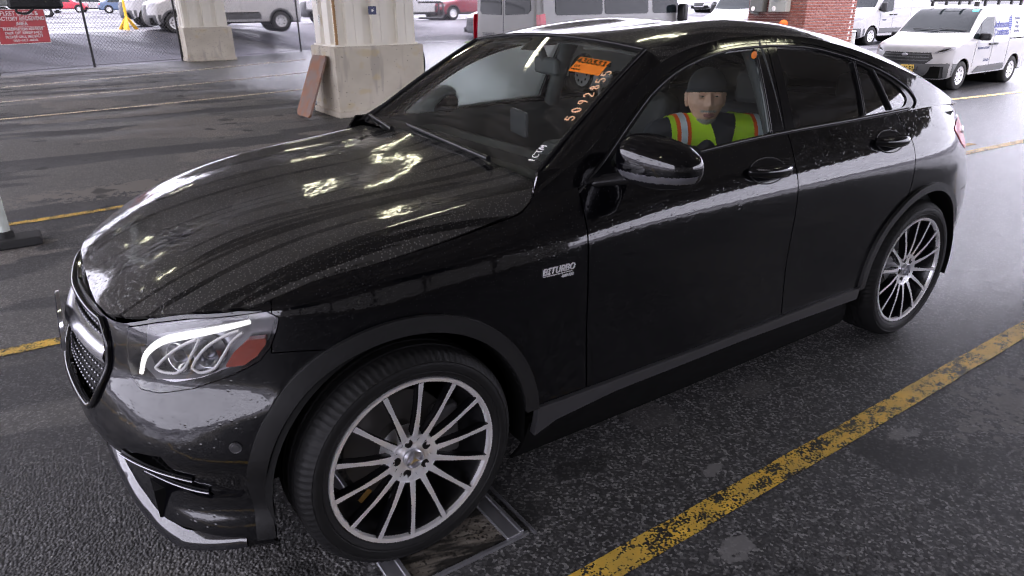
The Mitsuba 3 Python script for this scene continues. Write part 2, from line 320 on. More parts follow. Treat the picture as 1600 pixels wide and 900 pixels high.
scene['rubber'] = prin((.018, .018, .018), .65)
scene['pale_post'] = prin((.62, .66, .60), .4)
scene['sign_red'] = prin((.50, .028, .035), .45)
scene['white_paint_flat'] = prin((.80, .78, .76), .5)
scene['yellow_bright'] = prin((.80, .48, .02), .45)
scene['brick'] = prin(proc(lambda p, n, uv: mix((.20, .065, .050), (.26, .105, .085), cell_rand(dr.floor(p.x*4+p.y*4), 0, dr.floor(p.z*13)))), .8, .3)
scene['mortar'] = prin((.60, .55, .53), .9)
scene['meter_grey'] = prin((.30, .31, .29), .45)
scene['booth_wall'] = prin((.075, .068, .058), .6)
scene['meter_dark'] = prin((.13, .135, .13), .45)
scene['steel_frame'] = prin((.42, .42, .44), .38, metal=.8)
scene['drain_dirt'] = bump(prin(proc(lambda p, n, uv: mix((.02, .018, .015), (.17, .15, .125), smoothstep(.42, .62, fbm(p.x*9+p.y*24, p.y*14, 0, 4))*smoothstep(.2, .7, noise(p.x*120, p.y*120, 0)+.2))), .6, .5), lambda p, n, uv: fbm(p.x*50, p.y*50, 0, 3)*.012, 1.0, 2e-3)
scene['grass'] = {'type': 'twosided', 'bsdf': {'type': 'diffuse', 'reflectance': {'type': 'rgb', 'value': [.09, .13, .035]}}}
scene['ink_blue'] = prin((.05, .06, .13), .5)
scene['orange_paper'] = prin((.90, .24, .02), .6)
scene['marker_orange'] = prin((.92, .60, .36), .6)
scene['marker_white'] = prin((.85, .85, .83), .6)
for k in [k for k, d in scene.items() if k not in ('camera', 'sky_light')]: scene['mat_'+k] = scene.pop(k)
# ------------------------------------------------------------------ ground and marks
def ground_z(x, y):
    f = np.interp(x, [-9, -1.5, 1.0, 3.82, 5.5, 8.87, 14.6, 21.7, 40], [19.4, 22.6, 24.2, 25.5, 25.9, 28.0, 29.4, 29.6, 32]); t = np.clip((y-f-.2)/3.6, 0, 1)*np.clip((70-x)/25, 0, 1)
    return t*t*(3-2*t)*.95+np.clip(y-35, 0, 60)*.009*t
def sheet(x0, x1, y0, y1, nx, ny, z=0.):
    X, Y = np.meshgrid(np.linspace(x0, x1, nx), np.linspace(y0, y1, ny), indexing='ij'); return grid(np.stack([X, Y, ground_z(X, Y)+z], -1))
gx = np.r_[np.linspace(-260, -30, 24)[:-1], np.linspace(-30, 80, 111)[:-1], np.linspace(80, 420, 30)]; gy = np.r_[np.linspace(-220, -20, 21)[:-1], np.linspace(-20, 20, 21)[:-1], np.linspace(20, 45, 51)[:-1], np.linspace(45, 110, 34)[:-1], np.linspace(110, 520, 40)]
X, Y = np.meshgrid(gx, gy, indexing='ij'); structure('ground', grid(np.stack([X, Y, ground_z(X, Y)-.012], -1)), 'lot_asphalt')
structure('covered_road', sheet(-8, 22, -19, 22, 31, 40), 'asphalt')
q = [(-8, 19.9), (-1.5, 22.5), (1.0, 24.1), (3.82, 25.4), (5.5, 25.8), (8.87, 27.9), (14.6, 29.3), (22, 29.5)]; structure('fence_verge', grid(np.array([[(x, 22+(yy-22)*k, -.004) for k in (0, .5, 1)] for x, yy in q])), 'asphalt')
def strip(pts, w, z=.004, h=.15, rough=.002):
    p = smooth_line(pts, max(4, int(np.linalg.norm(np.subtract(pts[-1], pts[0]))/h))); d = np.gradient(p, axis=0); d /= np.linalg.norm(d, axis=1, keepdims=True); n = np.stack([-d[:, 1], d[:, 0]], 1)
    k = len(p); a = np.stack([w/2+rough*RNG.normal(size=k), -w/2+rough*RNG.normal(size=k)], 1); return grid(np.stack([np.c_[p+n*a[:, [1]], np.full(k, z)], np.c_[p+n*a[:, [0]], np.full(k, z)]], 1), flip=True)
for pts, w, b in (([(-6, -1.36), (0, -1.345), (1.45, -1.335), (3.5, -1.30), (9, -1.22)], .10, 'road_paint'), ([(-7.5, 1.64), (-1.2, 1.625), (4, 1.56), (9, 1.5)], .10, 'road_paint'), ([(-7.5, 4.47), (-1.1, 4.49), (.2, 4.6), (6, 4.8)], .10, 'road_paint'),
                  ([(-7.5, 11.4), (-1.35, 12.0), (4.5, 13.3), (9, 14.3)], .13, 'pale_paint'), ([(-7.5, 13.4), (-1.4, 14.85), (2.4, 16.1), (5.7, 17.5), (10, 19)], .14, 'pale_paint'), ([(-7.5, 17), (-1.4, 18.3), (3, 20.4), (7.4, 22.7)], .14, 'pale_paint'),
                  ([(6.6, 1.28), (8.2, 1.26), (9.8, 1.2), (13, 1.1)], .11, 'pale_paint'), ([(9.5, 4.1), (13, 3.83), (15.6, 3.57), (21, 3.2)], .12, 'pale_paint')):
    structure('lane_line', strip(pts, w), b)
# ------------------------------------------------------------------ canopy
CZ = 4.55
CAN = thing('canopy', 'beige corrugated canopy roof over the lanes', 'canopy')
xs = np.arange(-5.6, 12.5, .15); prof = []
for x in xs: prof += [(x, 0), (x+.045, 0), (x+.06, .035), (x+.135, .035)]
prof = np.array(prof); part(CAN, 'deck', M().tm(trimesh.Trimesh(*(lambda g: (g.v[0], g.f[0]))(grid(np.array([[(x, y, CZ+z) for y in (-18, 4, 26)] for x, z in prof]))), process=False), 20), 'deck')
part(CAN, 'roof_top', box((18.3, 44.2, .06), (3.45, 4, CZ+.12)), 'deck')
for y in np.arange(-17.5, 26, 1.5): part(CAN, 'purlin', box((17.9, .09, .20), (3.45, y, CZ-.104)), 'beam')
for x in (-2.6, 4.1, 9.0): part(CAN, 'girder', box((.26, 43.8, .42), (x, 4, CZ-.42)), 'beam')
part(CAN, 'fascia', box((.08, 44.3, .55), (-5.74, 4, CZ-.05))+box((.08, 44.3, .55), (12.62, 4, CZ-.05))+box((18.3, .08, .55), (3.45, -18.1, CZ-.05))+box((18.3, .08, .55), (3.45, 26.1, CZ-.05)), 'cladding')
for x, y, lb in ((2.1, 3.75, 'over the lane just beyond the SUV'), (3.85, 9.05, 'over the nearer column'), (3.7, 13.2, 'behind the nearer column'), (-2.5, 6.3, 'over the lanes ahead of the SUV'), (-2.5, 12.9, 'over the far lanes at the left'), (-2.2, -2.0, 'over the near lane ahead of the SUV'),
                 (5.6, 3.7, 'over the lane behind the SUV'), (5.8, -2.4, 'over the near lane behind the SUV'), (7.0, 9.0, 'to the right of the nearer column'), (6.0, 16.5, 'over the far lanes at the right'), (.2, 18.0, 'above the farthest lane line')):
    k = thing('ceiling_light', 'long strip light under the canopy '+lb, 'light', 'ceiling strip lights under the canopy')
    part(k, 'tray', box((1.30, .16, .05), (x, y, CZ-.27)), 'white_enamel'); part(k, 'lamp_tube', lathe([(0, -.55), (.018, -.55), (.018, .55), (0, .55)], 10).xf(frame((x, y, CZ-.325), (0, 1, 0), (1, 0, 0), (0, 0, -1))), 'tube_light', emitter={'type': 'area', 'radiance': {'type': 'rgb', 'value': [1.5, 1.46, 1.05]}})
# ------------------------------------------------------------------ columns
def column(x, y, label, near):
    k = thing('canopy_column', label, 'column'); W, D, H = 1.58, 1.12, 1.10
    b = rbox((W, D, H), .025, (x+W/2, y+D/2, H/2), 25); part(k, 'base', b, 'concrete', label='worn concrete base')
    part(k, 'plinth', rbox((W+.06, D+.06, .10), .02, (x+W/2, y+D/2, .05)), 'concrete')
    cx0, cx1, cy0, cy1 = x+.11, x+1.44, y+.11, y+1.0; z0, z1 = H, CZ-.6
    def ribs(a0, a1):
        o = []; n = max(1, int(round((a1-a0)/.42))); st = (a1-a0)/n
        for i in range(n): a = a0+i*st; o.append((a, a+st))
        return o
    for a, b_ in ribs(cx0, cx1):
        w = b_-a; pts = [(a, 0), (a+.30*w, 0), (a+.34*w, .060), (a+.66*w, .060), (a+.667*w, .052), (a+.674*w, .060), (a+.96*w, .060), (b_, 0)]
        for yy, s in ((cy0, -1), (cy1, 1)): part(k, 'panel', M().tm(trimesh.Trimesh(*(lambda g: (g.v[0], g.f[0]))(grid(np.array([[(u, yy+s*v, z) for z in (z0, z1)] for u, v in pts]))), process=False), 15), 'cladding')
    for a, b_ in ribs(cy0, cy1):
        w = b_-a; pts = [(a, 0), (a+.30*w, 0), (a+.36*w, .055), (a+.92*w, .055), (b_, 0)]
        for xx, s in ((cx0, -1), (cx1, 1)): part(k, 'panel', M().tm(trimesh.Trimesh(*(lambda g: (g.v[0], g.f[0]))(grid(np.array([[(xx+s*v, u, z) for z in (z0, z1)] for u, v in pts]))), process=False), 15), 'cladding')
    for xx in (cx0, cx1):
        for yy in (cy0, cy1): part(k, 'corner_trim', box((.035, .035, z1-z0), (xx+(.012 if xx == cx1 else -.012), yy+(.012 if yy == cy1 else -.012), (z0+z1)/2)), 'rust_trim' if (near and yy == cy0 and xx == cx0) else 'cladding', label='rust-brown corner strip' if (near and yy == cy0 and xx == cx0) else None)
    part(k, 'foot_rail', box((cx1-cx0+.12, cy1-cy0+.12, .03), ((cx0+cx1)/2, (cy0+cy1)/2, H+.014)), 'cladding')
    return k
C2 = column(3.31, 8.57, 'nearer canopy column, beige ribbed cladding on a concrete base, with a rusty plate leaning on it', True)
C1 = column(3.86, 24.37, 'farther canopy column by the chain-link fence, beige cladding on a concrete base', False)
def decal(o, x, w, h, b, m=None, mb='white_paint_flat', name='sticker', lab=None, cat='sticker', d=.003):
    """a small flat notice at o, its normal x"""
    x = unit(x); r = unit(np.cross([0, 0, 1], x)); f = frame(o, r, np.cross(x, r), x); k = thing(name, lab, cat); part(k, 'sheet', box((w, h, d), (0, 0, d/2)).xf(f), b)
    if m is not None: part(k, 'print', m.xf(f @ mat4((0, 0, d+.0005))), mb)
    return k
swirl = extrude(shapely.union_all([sg.Polygon([(-.03, -.012), (.0, -.02), (.035, -.004), (.01, .004), (.034, .022), (.004, .014), (-.02, .016), (-.008, .002)])]), .001)
decal((4.03, 8.612, 1.635), (0, -1, 0), .135, .125, 'ink_blue', swirl, lab='small dark blue sticker with a white mark on the cladding of the nearer column')
blk = M(); [blk.add(*box((.022, .020, .001), (a, b, 0)).arr()) for a, b in ((-.02, .05), (.01, .035), (-.012, .012), (.018, -.01), (-.02, -.03), (.012, -.052))]
decal((3.355, 9.22, 1.50), (-1, 0, 0), .075, .17, 'white_paint_flat', blk, 'ink', 'notice', 'small black and white notice on the left side of the nearer column', 'sticker')
decal((3.355, 9.24, 1.78), (-1, 0, 0), .04, .12, 'white_paint_flat', box((.014, .07, .001), (0, 0, 0)), 'ink', 'notice', 'narrow black and white strip label above the notice on the nearer column', 'sticker')
# rusty plate leaning on the column base
pl = extrude(sg.box(-.34, 0, .34, 1.02).buffer(-.09).buffer(.09), .03, 30)
up_ = unit((.40, .02, .95)); wd = unit((.0, 1, -.02)); single('steel_plate', pl.xf(frame((2.875, 9.08, .01), -wd, up_, np.cross(-wd, up_))), 'rust', 'rusty round-cornered steel plate leaning against the concrete base of the nearer column', 'steel plate')
cb = M()
for i in range(5):
    a = np.linspace(0, 2*np.pi, 40)[:-1]; rr = .10+.02*i; cb.add(*tube(np.stack([np.full(39, 4.915+.018*i), 8.80+.02*i+rr*np.cos(a)*.7, .78+.03*np.sin(3*a+i)*.4+.24*np.sin(a)], 1), .016, 6, closed=True).arr())
single('cable_coil', cb, 'rubber', 'black cable coil hanging at the right edge of the concrete base', 'cable')
# ------------------------------------------------------------------ chain-link fence, sign
FE = thing('chain_link_fence', 'chain-link fence with thin black posts between the lanes and the parking lot', 'fence')
FL = np.array([(-9.0, 19.2), (-1.5, 22.4), (1.0, 24.05), (3.82, 25.25), (5.5, 25.6), (8.87, 27.75), (14.6, 29.15), (21.7, 29.3)])
wires = M()
for (a, b) in zip(FL, FL[1:]):
    L = np.linalg.norm(b-a); d = (b-a)/L; nrm = np.array([-d[1], d[0]]); H = 2.3; stp = .12
    for sgn in (1, -1):
        s0 = np.arange(-H, L+H, stp); z0 = np.zeros_like(s0); s1 = s0+sgn*H; z1 = np.full_like(s0, H)
        q0 = np.clip(s0, 0, L); z0 = np.clip((q0-s0)*sgn, 0, H); q1 = np.clip(s1, 0, L); z1 = np.clip((q1-s0)*sgn, 0, H); ok = (z1-z0) > .02
        A = np.c_[a+d*q0[ok, None]+nrm*.002*sgn, z0[ok]+.04]; B = np.c_[a+d*q1[ok, None]+nrm*.002*sgn, z1[ok]+.04]; r = .006
        off = np.array([[*(d*r), 0], [*(nrm*r), 0], [*(-d*r), 0], [*(-nrm*r), 0]]); k = len(A)
        v = np.concatenate([A[:, None]+off, B[:, None]+off], 1).reshape(-1, 3); n = np.tile(np.vstack([off, off])/r, (k, 1)); f1 = np.array([[i, (i+1) % 4, 4+(i+1) % 4] for i in range(4)]+[[i, 4+(i+1) % 4, 4+i] for i in range(4)])
        wires.add(v, (f1[None]+np.arange(k)[:, None, None]*8).reshape(-1, 3), n)
part(FE, 'wire_mesh', wires, 'wire', kind='stuff')
for p in FL: part(FE, 'post', tube([(p[0], p[1], 0), (p[0], p[1], 2.4)], .035, 8), 'black_metal')
part(FE, 'top_rail', tube([(x, y, 2.36) for x, y in FL], .022, 6), 'black_metal')
part(FE, 'bottom_rail', tube([(x, y, .06) for x, y in FL], .010, 5), 'wire')
sx = unit((1.6, 1.1, 0)); sn = unit((1.1, -1.6, 0)); so = np.array([-.66, 22.72, 1.27])
SG = thing('lane_sign', 'red sign with white lettering on the fence at the upper left', 'sign'); f = frame(so, sx, (0, 0, 1), sn)
part(SG, 'panel', rbox((1.50, .92, .012), .005).xf(f), 'sign_red'); part(SG, 'border', (box((1.50, .014, .004), (0, .455, .008))+box((1.50, .014, .004), (0, -.455, .008))+box((.014, .92, .004), (.745, 0, .008))+box((.014, .92, .004), (-.745, 0, .008))).xf(f), 'white_paint_flat')
lt = M()
for s, h, yy, b in (('FLEET CHECK &', .105, .30, True), ('FACTORY RECEIVING', .098, .165, True), ('AREA', .092, .035, True), ('TRANSPORTERS NEEDING', .068, -.10, True), ('DROP OFF ASSISTANCE', .068, -.20, True), ('PLEASE CALL SECURITY', .068, -.30, True), ('845-567-4444', .068, -.40, True)):
    t = text(s, h, .004, b); lt.add(*t.xf(mat4((0, yy, .007))).arr())
part(SG, 'lettering', (lt+box((1.3, .010, .004), (0, -.008, .008))).xf(f), 'white_paint_flat')
# white post with a rubber foot, black speaker box on it
PO = thing('guide_post', 'pale post on a black rubber foot at the left edge', 'post')
pb = np.array([-1.19, 3.80, 0]); part(PO, 'post', tube([pb+[0, 0, .05], pb+[.0, 0, 2.2]], .042, 14), 'pale_post'); part(PO, 'foot', rbox((.50, .24, .07), .02, (pb[0]-.02, pb[1]-.02, .036)).xf(np.eye(4)), 'rubber'); part(PO, 'collar', lathe([(.06, .0), (.06, .04), (.045, .05)], 20, 'z').xf(mat4((pb[0], pb[1], .07))), 'rubber')
SB = thing('speaker_box', 'dark grey box held out from the post at the upper left corner', 'speaker'); part(SB, 'housing', rbox((.34, .22, .20), .025, (-.62, 3.80, 1.795)), 'black_metal'); part(SB, 'bracket', tube([(-1.16, 3.8, 1.86), (-.8, 3.8, 1.86)], .018, 8), 'black_metal')
part(SB, 'shade', rbox((.16, .20, .12), .02, (-.80, 3.80, 1.775)), 'meter_grey'); part(SB, 'cable', tube(smooth_line([(-.72, 3.72, 1.73), (-.745, 3.70, 1.68), (-.70, 3.70, 1.665), (-.64, 3.70, 1.70)], 16), .008, 6), 'rubber')
# unseen booth added behind the camera to give the fender its dark reflection
IB = thing('inspection_booth', 'dark panelled booth added out of view to darken the fender reflection', 'booth'); part(IB, 'wall', box((6.6, 2.6, 3.3), (.3, -7.4, 1.65)), 'booth_wall'); part(IB, 'roof', rbox((6.9, 2.9, .14), .03, (.3, -7.4, 3.37)), 'beam')
for x in np.arange(-2.6, 3.5, 1.2): part(IB, 'panel', rbox((1.1, .04, 1.9), .01, (x+.1, -6.09, 1.2)), 'beam')
for x in (-1.8, 1.6): part(IB, 'window', rbox((1.3, .05, .8), .01, (x, -6.08, 2.7)), 'van_glass')
# drain frame under the front wheel
DR = thing('floor_drain', 'open metal frame with dirt set in the asphalt under the front wheel', 'drain')
part(DR, 'dirt', sheet(-.17, .31, -1.05, -.35, 5, 5, .006), 'drain_dirt')
for x0, x1 in ((-.155, -.125), (.255, .285)):
    part(DR, 'rail', rbox((.055, .72, .016), .004, ((x0+x1)/2, -.705, .012))+rbox((.016, .72, .022), .004, (x0+.045, -.705, .014)), 'steel_frame')
part(DR, 'edge_strip', box((.50, .012, .012), (.075, -1.066, .006)), 'steel_frame'); part(DR, 'outer_strip', box((.010, .80, .010), (.345, -.68, .005)), 'steel_frame')
# grass by the lot
gv = []
for i in range(2600):
    x, y = 17.5+RNG.uniform(0, 5.0), 28.45+RNG.uniform(0, .55); h = RNG.uniform(.03, .10); a = RNG.uniform(0, 6.28); gv.append([(x, y, 0), (x+.02*math.cos(a), y+.02*math.sin(a), 0), (x+.03*math.sin(a), y, h)])
gv = np.array(gv).reshape(-1, 3); k = structure('grass', M().add(gv, np.arange(len(gv)).reshape(-1, 3), np.tile([0, 0, 1.], (len(gv), 1))), 'grass', 'stuff'); labels[k]['label'] = 'thin green grass along the kerb behind the fence'
# ------------------------------------------------------------------ the coupe SUV: its outer surfaces (x rearward from the front axle, y to its right, z up)
# ---- plan curve of the body at its widest level, left side (y<0), from the nose centre to the tail centre
PLAN=np.array([(-.868,0),(-.86,-.2),(-.83,-.41),(-.765,-.595),(-.66,-.742),(-.515,-.838),(-.35,-.890),(-.15,-.915),(.1,-.927),(.5,-.932),(1.2,-.936),(2.0,-.936),(2.6,-.938),(3.0,-.93),(3.3,-.897),(3.52,-.835),(3.68,-.735),(3.79,-.57),(3.85,-.33),(3.865,0)])
def _arc():
    full=np.vstack([PLAN[::-1][:-1]*[1,-1],PLAN])[::1]
    k=np.r_[0,np.cumsum(np.linalg.norm(np.diff(full,axis=0),axis=1))]
    c=CS(k,full); kk=np.linspace(0,k[-1],6000); p=c(kk)
    s=np.r_[0,np.cumsum(np.linalg.norm(np.diff(p,axis=0),axis=1))]
    s-=np.interp(k[len(PLAN)-1],kk,s)
    return s,p
_S,_P=_arc()
_a=float(np.interp(0.0,_P[_S>=0,0],_S[_S>=0])); _D=np.gradient(_P,_S,axis=0); _S=np.where(np.abs(_S)<_a,_S*1.473/_a,_S+np.sign(_S)*(1.473-_a))   # s counts 1.473 at the front axle
SMAX=_S[-1]
_D/=np.linalg.norm(_D,axis=1,keepdims=True)
def plan(s):
    x=np.interp(s,_S,_P[:,0]); y=np.interp(s,_S,_P[:,1]); tx=np.interp(s,_S,_D[:,0]); ty=np.interp(s,_S,_D[:,1])
    return x,y,tx,ty
def s_of_x(x):
    m=(_S>=0)
    return np.interp(x,_P[m,0],_S[m])
ZL=[.10,.16,.22,.30,.40,.50,.62,.72,.80,.86,.92,.97,1.02,1.08,1.14,1.20,1.26]
COL={0:[.16,.085,.08,.08,.045,.003,.012,.04,.066,.10,.15,.21,.28,.36,.44,.52,.6],
.42:[.16,.085,.086,.092,.056,.002,.028,.072,.088,.108,.145,.20,.27,.35,.43,.51,.6],
s_of_x(-.72):[.15,.050,.056,.090,.052,.000,.034,.084,.099,.116,.15,.20,.27,.35,.43,.51,.6],
s_of_x(-.40):[.14,.06,.055,.062,.028,.002,.010,.034,.044,.048,.050,.085,.17,.27,.36,.45,.54],
s_of_x(-.05):[.11,.06,.035,.02,.008,.0,.0,.0,.004,.008,.016,.030,.074,.18,.28,.38,.48],
s_of_x(.45):[.10,.05,.03,.02,.010,.010,.010,.006,.003,.003,.006,.016,.043,.092,.15,.22,.30],
s_of_x(1.0):[.10,.05,.03,.02,.010,.014,.016,.010,.003,.0,.001,.006,.021,.052,.088,.125,.17],
s_of_x(2.0):[.10,.05,.03,.02,.010,.014,.016,.010,.003,.0,.000,.004,.017,.047,.083,.12,.16],
s_of_x(2.6):[.10,.06,.03,.02,.008,.004,.002,-.002,-.006,-.007,-.005,.0,.012,.041,.079,.12,.16],
s_of_x(3.05):[.12,.08,.05,.03,.012,.002,-.002,-.005,-.005,-.003,.002,.010,.023,.050,.086,.127,.17],
s_of_x(3.4):[.15,.11,.075,.05,.02,.004,.0,.004,.014,.026,.04,.056,.076,.104,.14,.18,.22],
s_of_x(3.66):[.18,.13,.09,.06,.03,.012,.002,.008,.024,.042,.06,.08,.10,.13,.165,.21,.26],
SMAX:[.18,.13,.09,.05,.02,.004,.0,.01,.03,.05,.07,.09,.11,.14,.17,.21,.26]}
_ks=sorted(COL)
_SG=np.linspace(0,SMAX,400); _ZG=np.linspace(.10,1.26,233)
_T=np.array([PCH(ZL,COL[k])(_ZG) for k in _ks])            # stations x z
_T=PCH(np.array(_ks),_T,axis=0)(_SG)
_T=gaussian_filter(_T,[5,3.0],mode='nearest')
_SP=RectBivariateSpline(_SG,_ZG,_T)
def tub(s,z,off=0.0):
    """the body's lower side: s metres along the plan curve, z up -> points; off moves outward"""
    s=np.asarray(s,float); z=np.asarray(z,float)
    x,y,tx,ty=plan(s)
    d=_SP.ev(np.clip(s,0,SMAX),np.clip(z,.1,1.26))-off
    # outward normal for travel nose->tail on the left side (y<0): (ty,-tx)
    nx,ny=ty,-tx
    return np.stack([x-nx*d,y-ny*d,z],-1)
ZB=CS([.3,.5,.7,1.2,1.65,2.2,2.6,3.0,3.3,3.5,3.7],[1.085,1.10,1.118,1.156,1.176,1.184,1.190,1.192,1.175,1.152,1.12])
def belt(x): return ZB(x)
def yb(x):
    x=np.asarray(x,float); return -tub(s_of_x(x),belt(x))[...,1]
_YBX=np.linspace(.3,3.75,300); _YB=yb(_YBX)
_yb=PCH(_YBX,_YB)
def side(x,z,off=0.0):
    """the side of the upper body (windows, pillars) -> points"""
    x=np.asarray(x,float); z=np.asarray(z,float)
    t=z-belt(x)
    y=_yb(x)-.40*t-.30*t*t+off
    return np.stack([x,-y,z],-1)

def ws(t,v,off=0.0):
    """the windshield: t from the cowl to the roof, v from the left edge (-1) to the right (1)"""
    t=np.asarray(t,float); v=np.asarray(v,float)
    cx=.608+.549*t; cz=1.163+.399*t+.06*t*(1-t)
    ex=.603+.576*t; ez=1.164+.360*t+.05*t*(1-t); ey=.735-.123*t
    w=v*v
    return np.stack([cx+(ex-cx)*w-off*.6, ey*v, cz+(ez-cz)*w+off*.8],-1)
# ------------------------------------------------------------------ the coupe SUV: its parts
SUV = thing('coupe_suv', 'rain-wet black coupe SUV with multi-spoke wheels and a driver inside, filling the foreground', 'car')
def both(name, m, bsdf, label=None, parent=None, **more):
    """a part of the left side and its mirror image on the right"""
    ks = [part((parent[i] if parent else SUV), name, mm, bsdf, label=label, **more) for i, mm in enumerate((m, m.mirror()))]
    return ks
RED = np.array
def fpl(f, n=40): return [tuple(p) for p in smooth_line(f, n)]
HOODS = [(1.064, .939), (1.15, .966), (1.253, .989), (1.439, 1.010), (1.628, 1.028), (1.839, 1.055), (1.915, 1.066), (1.979, 1.100), (2.032, 1.143)]
FRONT_TOP = [(0, .853), (.28, .856), (.45, .846), (.53, .851), (.60, .866), (.72, .892), (.85, .914), (1.0, .930), (1.064, .939)]
_hs = smooth_line(HOODS, 50); _ft = smooth_line(FRONT_TOP, 40)
_bs = np.linspace(2.06, s_of_x(3.7), 90); _bx = np.interp(_bs, _S, _P[:, 0]); BELT = np.stack([_bs, belt(_bx)], 1)
TAIL_TOP = [(s_of_x(3.76), 1.11), (SMAX-.3, 1.105), (SMAX, 1.105)]
BODY = sg.Polygon([(0, .13), *map(tuple, _ft), *map(tuple, _hs[1:]), *map(tuple, BELT), *TAIL_TOP, (SMAX, .16)])
ARF, ARR = (1.452, .365), (4.340, .365)
disc = lambda c, r: sg.Point(c).buffer(r, quad_segs=40)
archF, archR = disc(ARF, .483), disc(ARR, .474)
HEADL = rounded(sg.Polygon([(.566, .846), (.70, .876), (.848, .901), (1.0, .919), (1.095, .928), (1.124, .909), (1.116, .882), (1.09, .828), (1.055, .790), (.979, .756), (.852, .714), (.72, .688), (.64, .686), (.585, .706), (.562, .746)]), .007)
GRILLE = rounded(sg.Polygon([(-.40, .834), (.40, .834), (.455, .785), (.460, .70), (.42, .60), (.38, .565), (-.38, .565), (-.42, .60), (-.460, .70), (-.455, .785)]), .015)
INTAKE = rounded(sg.Polygon([(.600, .494), (.65, .512), (.742, .520), (.80, .43), (.842, .350), (.825, .325), (.76, .328), (.70, .365), (.645, .435)]), .01)
LOWER_MESH = rounded(sg.Polygon([(-.28, .42), (.28, .42), (.33, .34), (.30, .27), (-.30, .27), (-.33, .34)]), .015)
FENDER_L = [(1.098, .800), (1.15, .805), (1.235, .797)]
BUMP = sg.Polygon([(0, .1), (1.0, .1), (1.3, .6), (1.235, .797), (1.15, .806), (1.09, .808), (1.11, .95), (0, 1.0)])
DOORF = [(2.175, 1.3), (2.168, 1.14), (2.150, 1.045), (2.140, .904), (2.152, .62), (2.158, .30)]
DOORM = [(3.283, 1.3), (3.280, 1.15), (3.262, 1.05), (3.255, .88), (3.268, .61), (3.280, .30)]
DOORR = [(4.10, 1.3), (4.118, 1.17), (4.150, 1.08), (4.152, .95), (4.140, .82), (4.10, .70), (4.05, .30)]
def right_of(line): return sg.Polygon([*fpl(line[::1], 40), (9, .3), (9, 1.3)])
rF, rM, rR = right_of(DOORF), right_of(DOORM), right_of(DOORR)
LAMP = rounded(sg.Polygon([(4.64, 1.070), (4.76, 1.092), (4.93, 1.098), (SMAX-.45, 1.085), (SMAX-.45, .985), (5.2, .968), (5.05, .950), (4.88, .940), (4.76, .985)]), .012)
G = .0030
upper = BODY.difference(archF).difference(archR)
above = sg.box(-1, .388, 9, 2)
bumper = upper.intersection(BUMP).difference(HEADL.buffer(.003)).difference(GRILLE).difference(INTAKE).difference(LOWER_MESH)
fender = upper.difference(BUMP.buffer(G)).difference(HEADL.buffer(.003)).difference(rF.buffer(G)).intersection(above).intersection(sg.box(.9, .2, 2.3, 1.3)).buffer(-1e-4)
fdoor = upper.intersection(rF.buffer(-G)).difference(rM.buffer(G)).intersection(above)
rdoor = upper.intersection(rM.buffer(-G)).difference(rR.buffer(G)).intersection(above)
quarter = upper.intersection(rR.buffer(-G)).difference(LAMP.buffer(.002)).intersection(sg.box(-1, .388, 9, 2)).difference(sg.box(4.80, 0, 9, .735))
rbumper = upper.intersection(sg.box(4.80+.003, .1, 9, .730))
sill = upper.intersection(sg.box(1.85, .13, 3.98, .300))
sH = shapely.intersection(GRILLE, sg.box(0, 0, 2, 2))
fb = panel(bumper, tub, .03)
part(SUV, 'front_bumper', fb+fb.mirror(), 'paint')
FEN = both('front_fender', panel(fender, tub, .03), 'paint')
FD = both('front_door', panel(fdoor, tub, .035), 'paint')
RD = both('rear_door', panel(rdoor, tub, .035), 'paint')
QP = both('quarter_panel', panel(quarter, tub, .035), 'paint')
rb = panel(rbumper, tub, .04); part(SUV, 'rear_bumper', rb+rb.mirror(), 'paint')
both('lower_sill', panel(sill, tub, .05, off=-.03), 'liner')
rock = sg.Polygon([(1.885, .405), (1.935, .386), (2.05, .384), (3.0, .383), (3.85, .386), (3.93, .398), (3.93, .35), (3.88, .325), (3.0, .340), (2.3, .333), (2.02, .305), (1.93, .27), (1.88, .26)]).difference(archF).difference(archR)
both('rocker_trim', panel(rock, tub, .03, off=.014, flange=.03), 'grey_plastic', label='grey plastic trim along the sill')
# hood: a height sheet through its lines
_E = np.vstack([[(-.750, 0, .850), (-.750, -.15, .851), (-.745, -.30, .853), (-.727, -.42, .851)], tub(_ft[_ft[:, 0] > .53][:, 0], _ft[_ft[:, 0] > .53][:, 1]), tub(_hs[1:, 0], _hs[1:, 1])])
_c = [(-.70, .886), (-.6, .930), (-.4, .990), (-.1, 1.050), (.2, 1.098), (.45, 1.130), (.60, 1.149)]
_k = [(-.62, -.52, .914), (-.43, -.64, .978), (-.13, -.70, 1.050), (.18, -.71, 1.088), (.45, -.70, 1.118), (.58, -.68, 1.134)]*4
_mid = [(x, -.34, z+.004) for x, z in _c[1:]]
_pts = np.array([(x, 0, z) for x, z in _c]+_k+_mid+[tuple(p) for p in _E[::3]])
def _hb(x, y):
    x = np.asarray(x, float); q = np.asarray(y, float)**2; return np.stack([x**i*q**j for i in range(4) for j in range(5) if i+.9*j <= 3.7], -1)
_hc = np.linalg.lstsq(_hb(_pts[:, 0], _pts[:, 1]), _pts[:, 2], rcond=None)[0]
_hres = np.abs(_hb(_pts[:, 0], _pts[:, 1])@_hc-_pts[:, 2])
_hood = lambda p: _hb(p[:, 0], p[:, 1])@_hc
def hood(x, y, off=0.0):
    x, y = np.broadcast_arrays(np.asarray(x, float), np.asarray(y, float))
    return np.stack([x, y, _hood(np.stack([x.ravel(), y.ravel()], 1)).reshape(x.shape)+off], -1)
rear = [(.600, -.60), (.602, -.3), (.604, 0)]
_loop = [(p[0], p[1]) for p in _E]+rear
HOOD = sg.Polygon(_loop+[(x, -y) for x, y in _loop[::-1] if abs(y) > 1e-6]).buffer(0).buffer(-G)
hd = panel(HOOD, hood, .03)
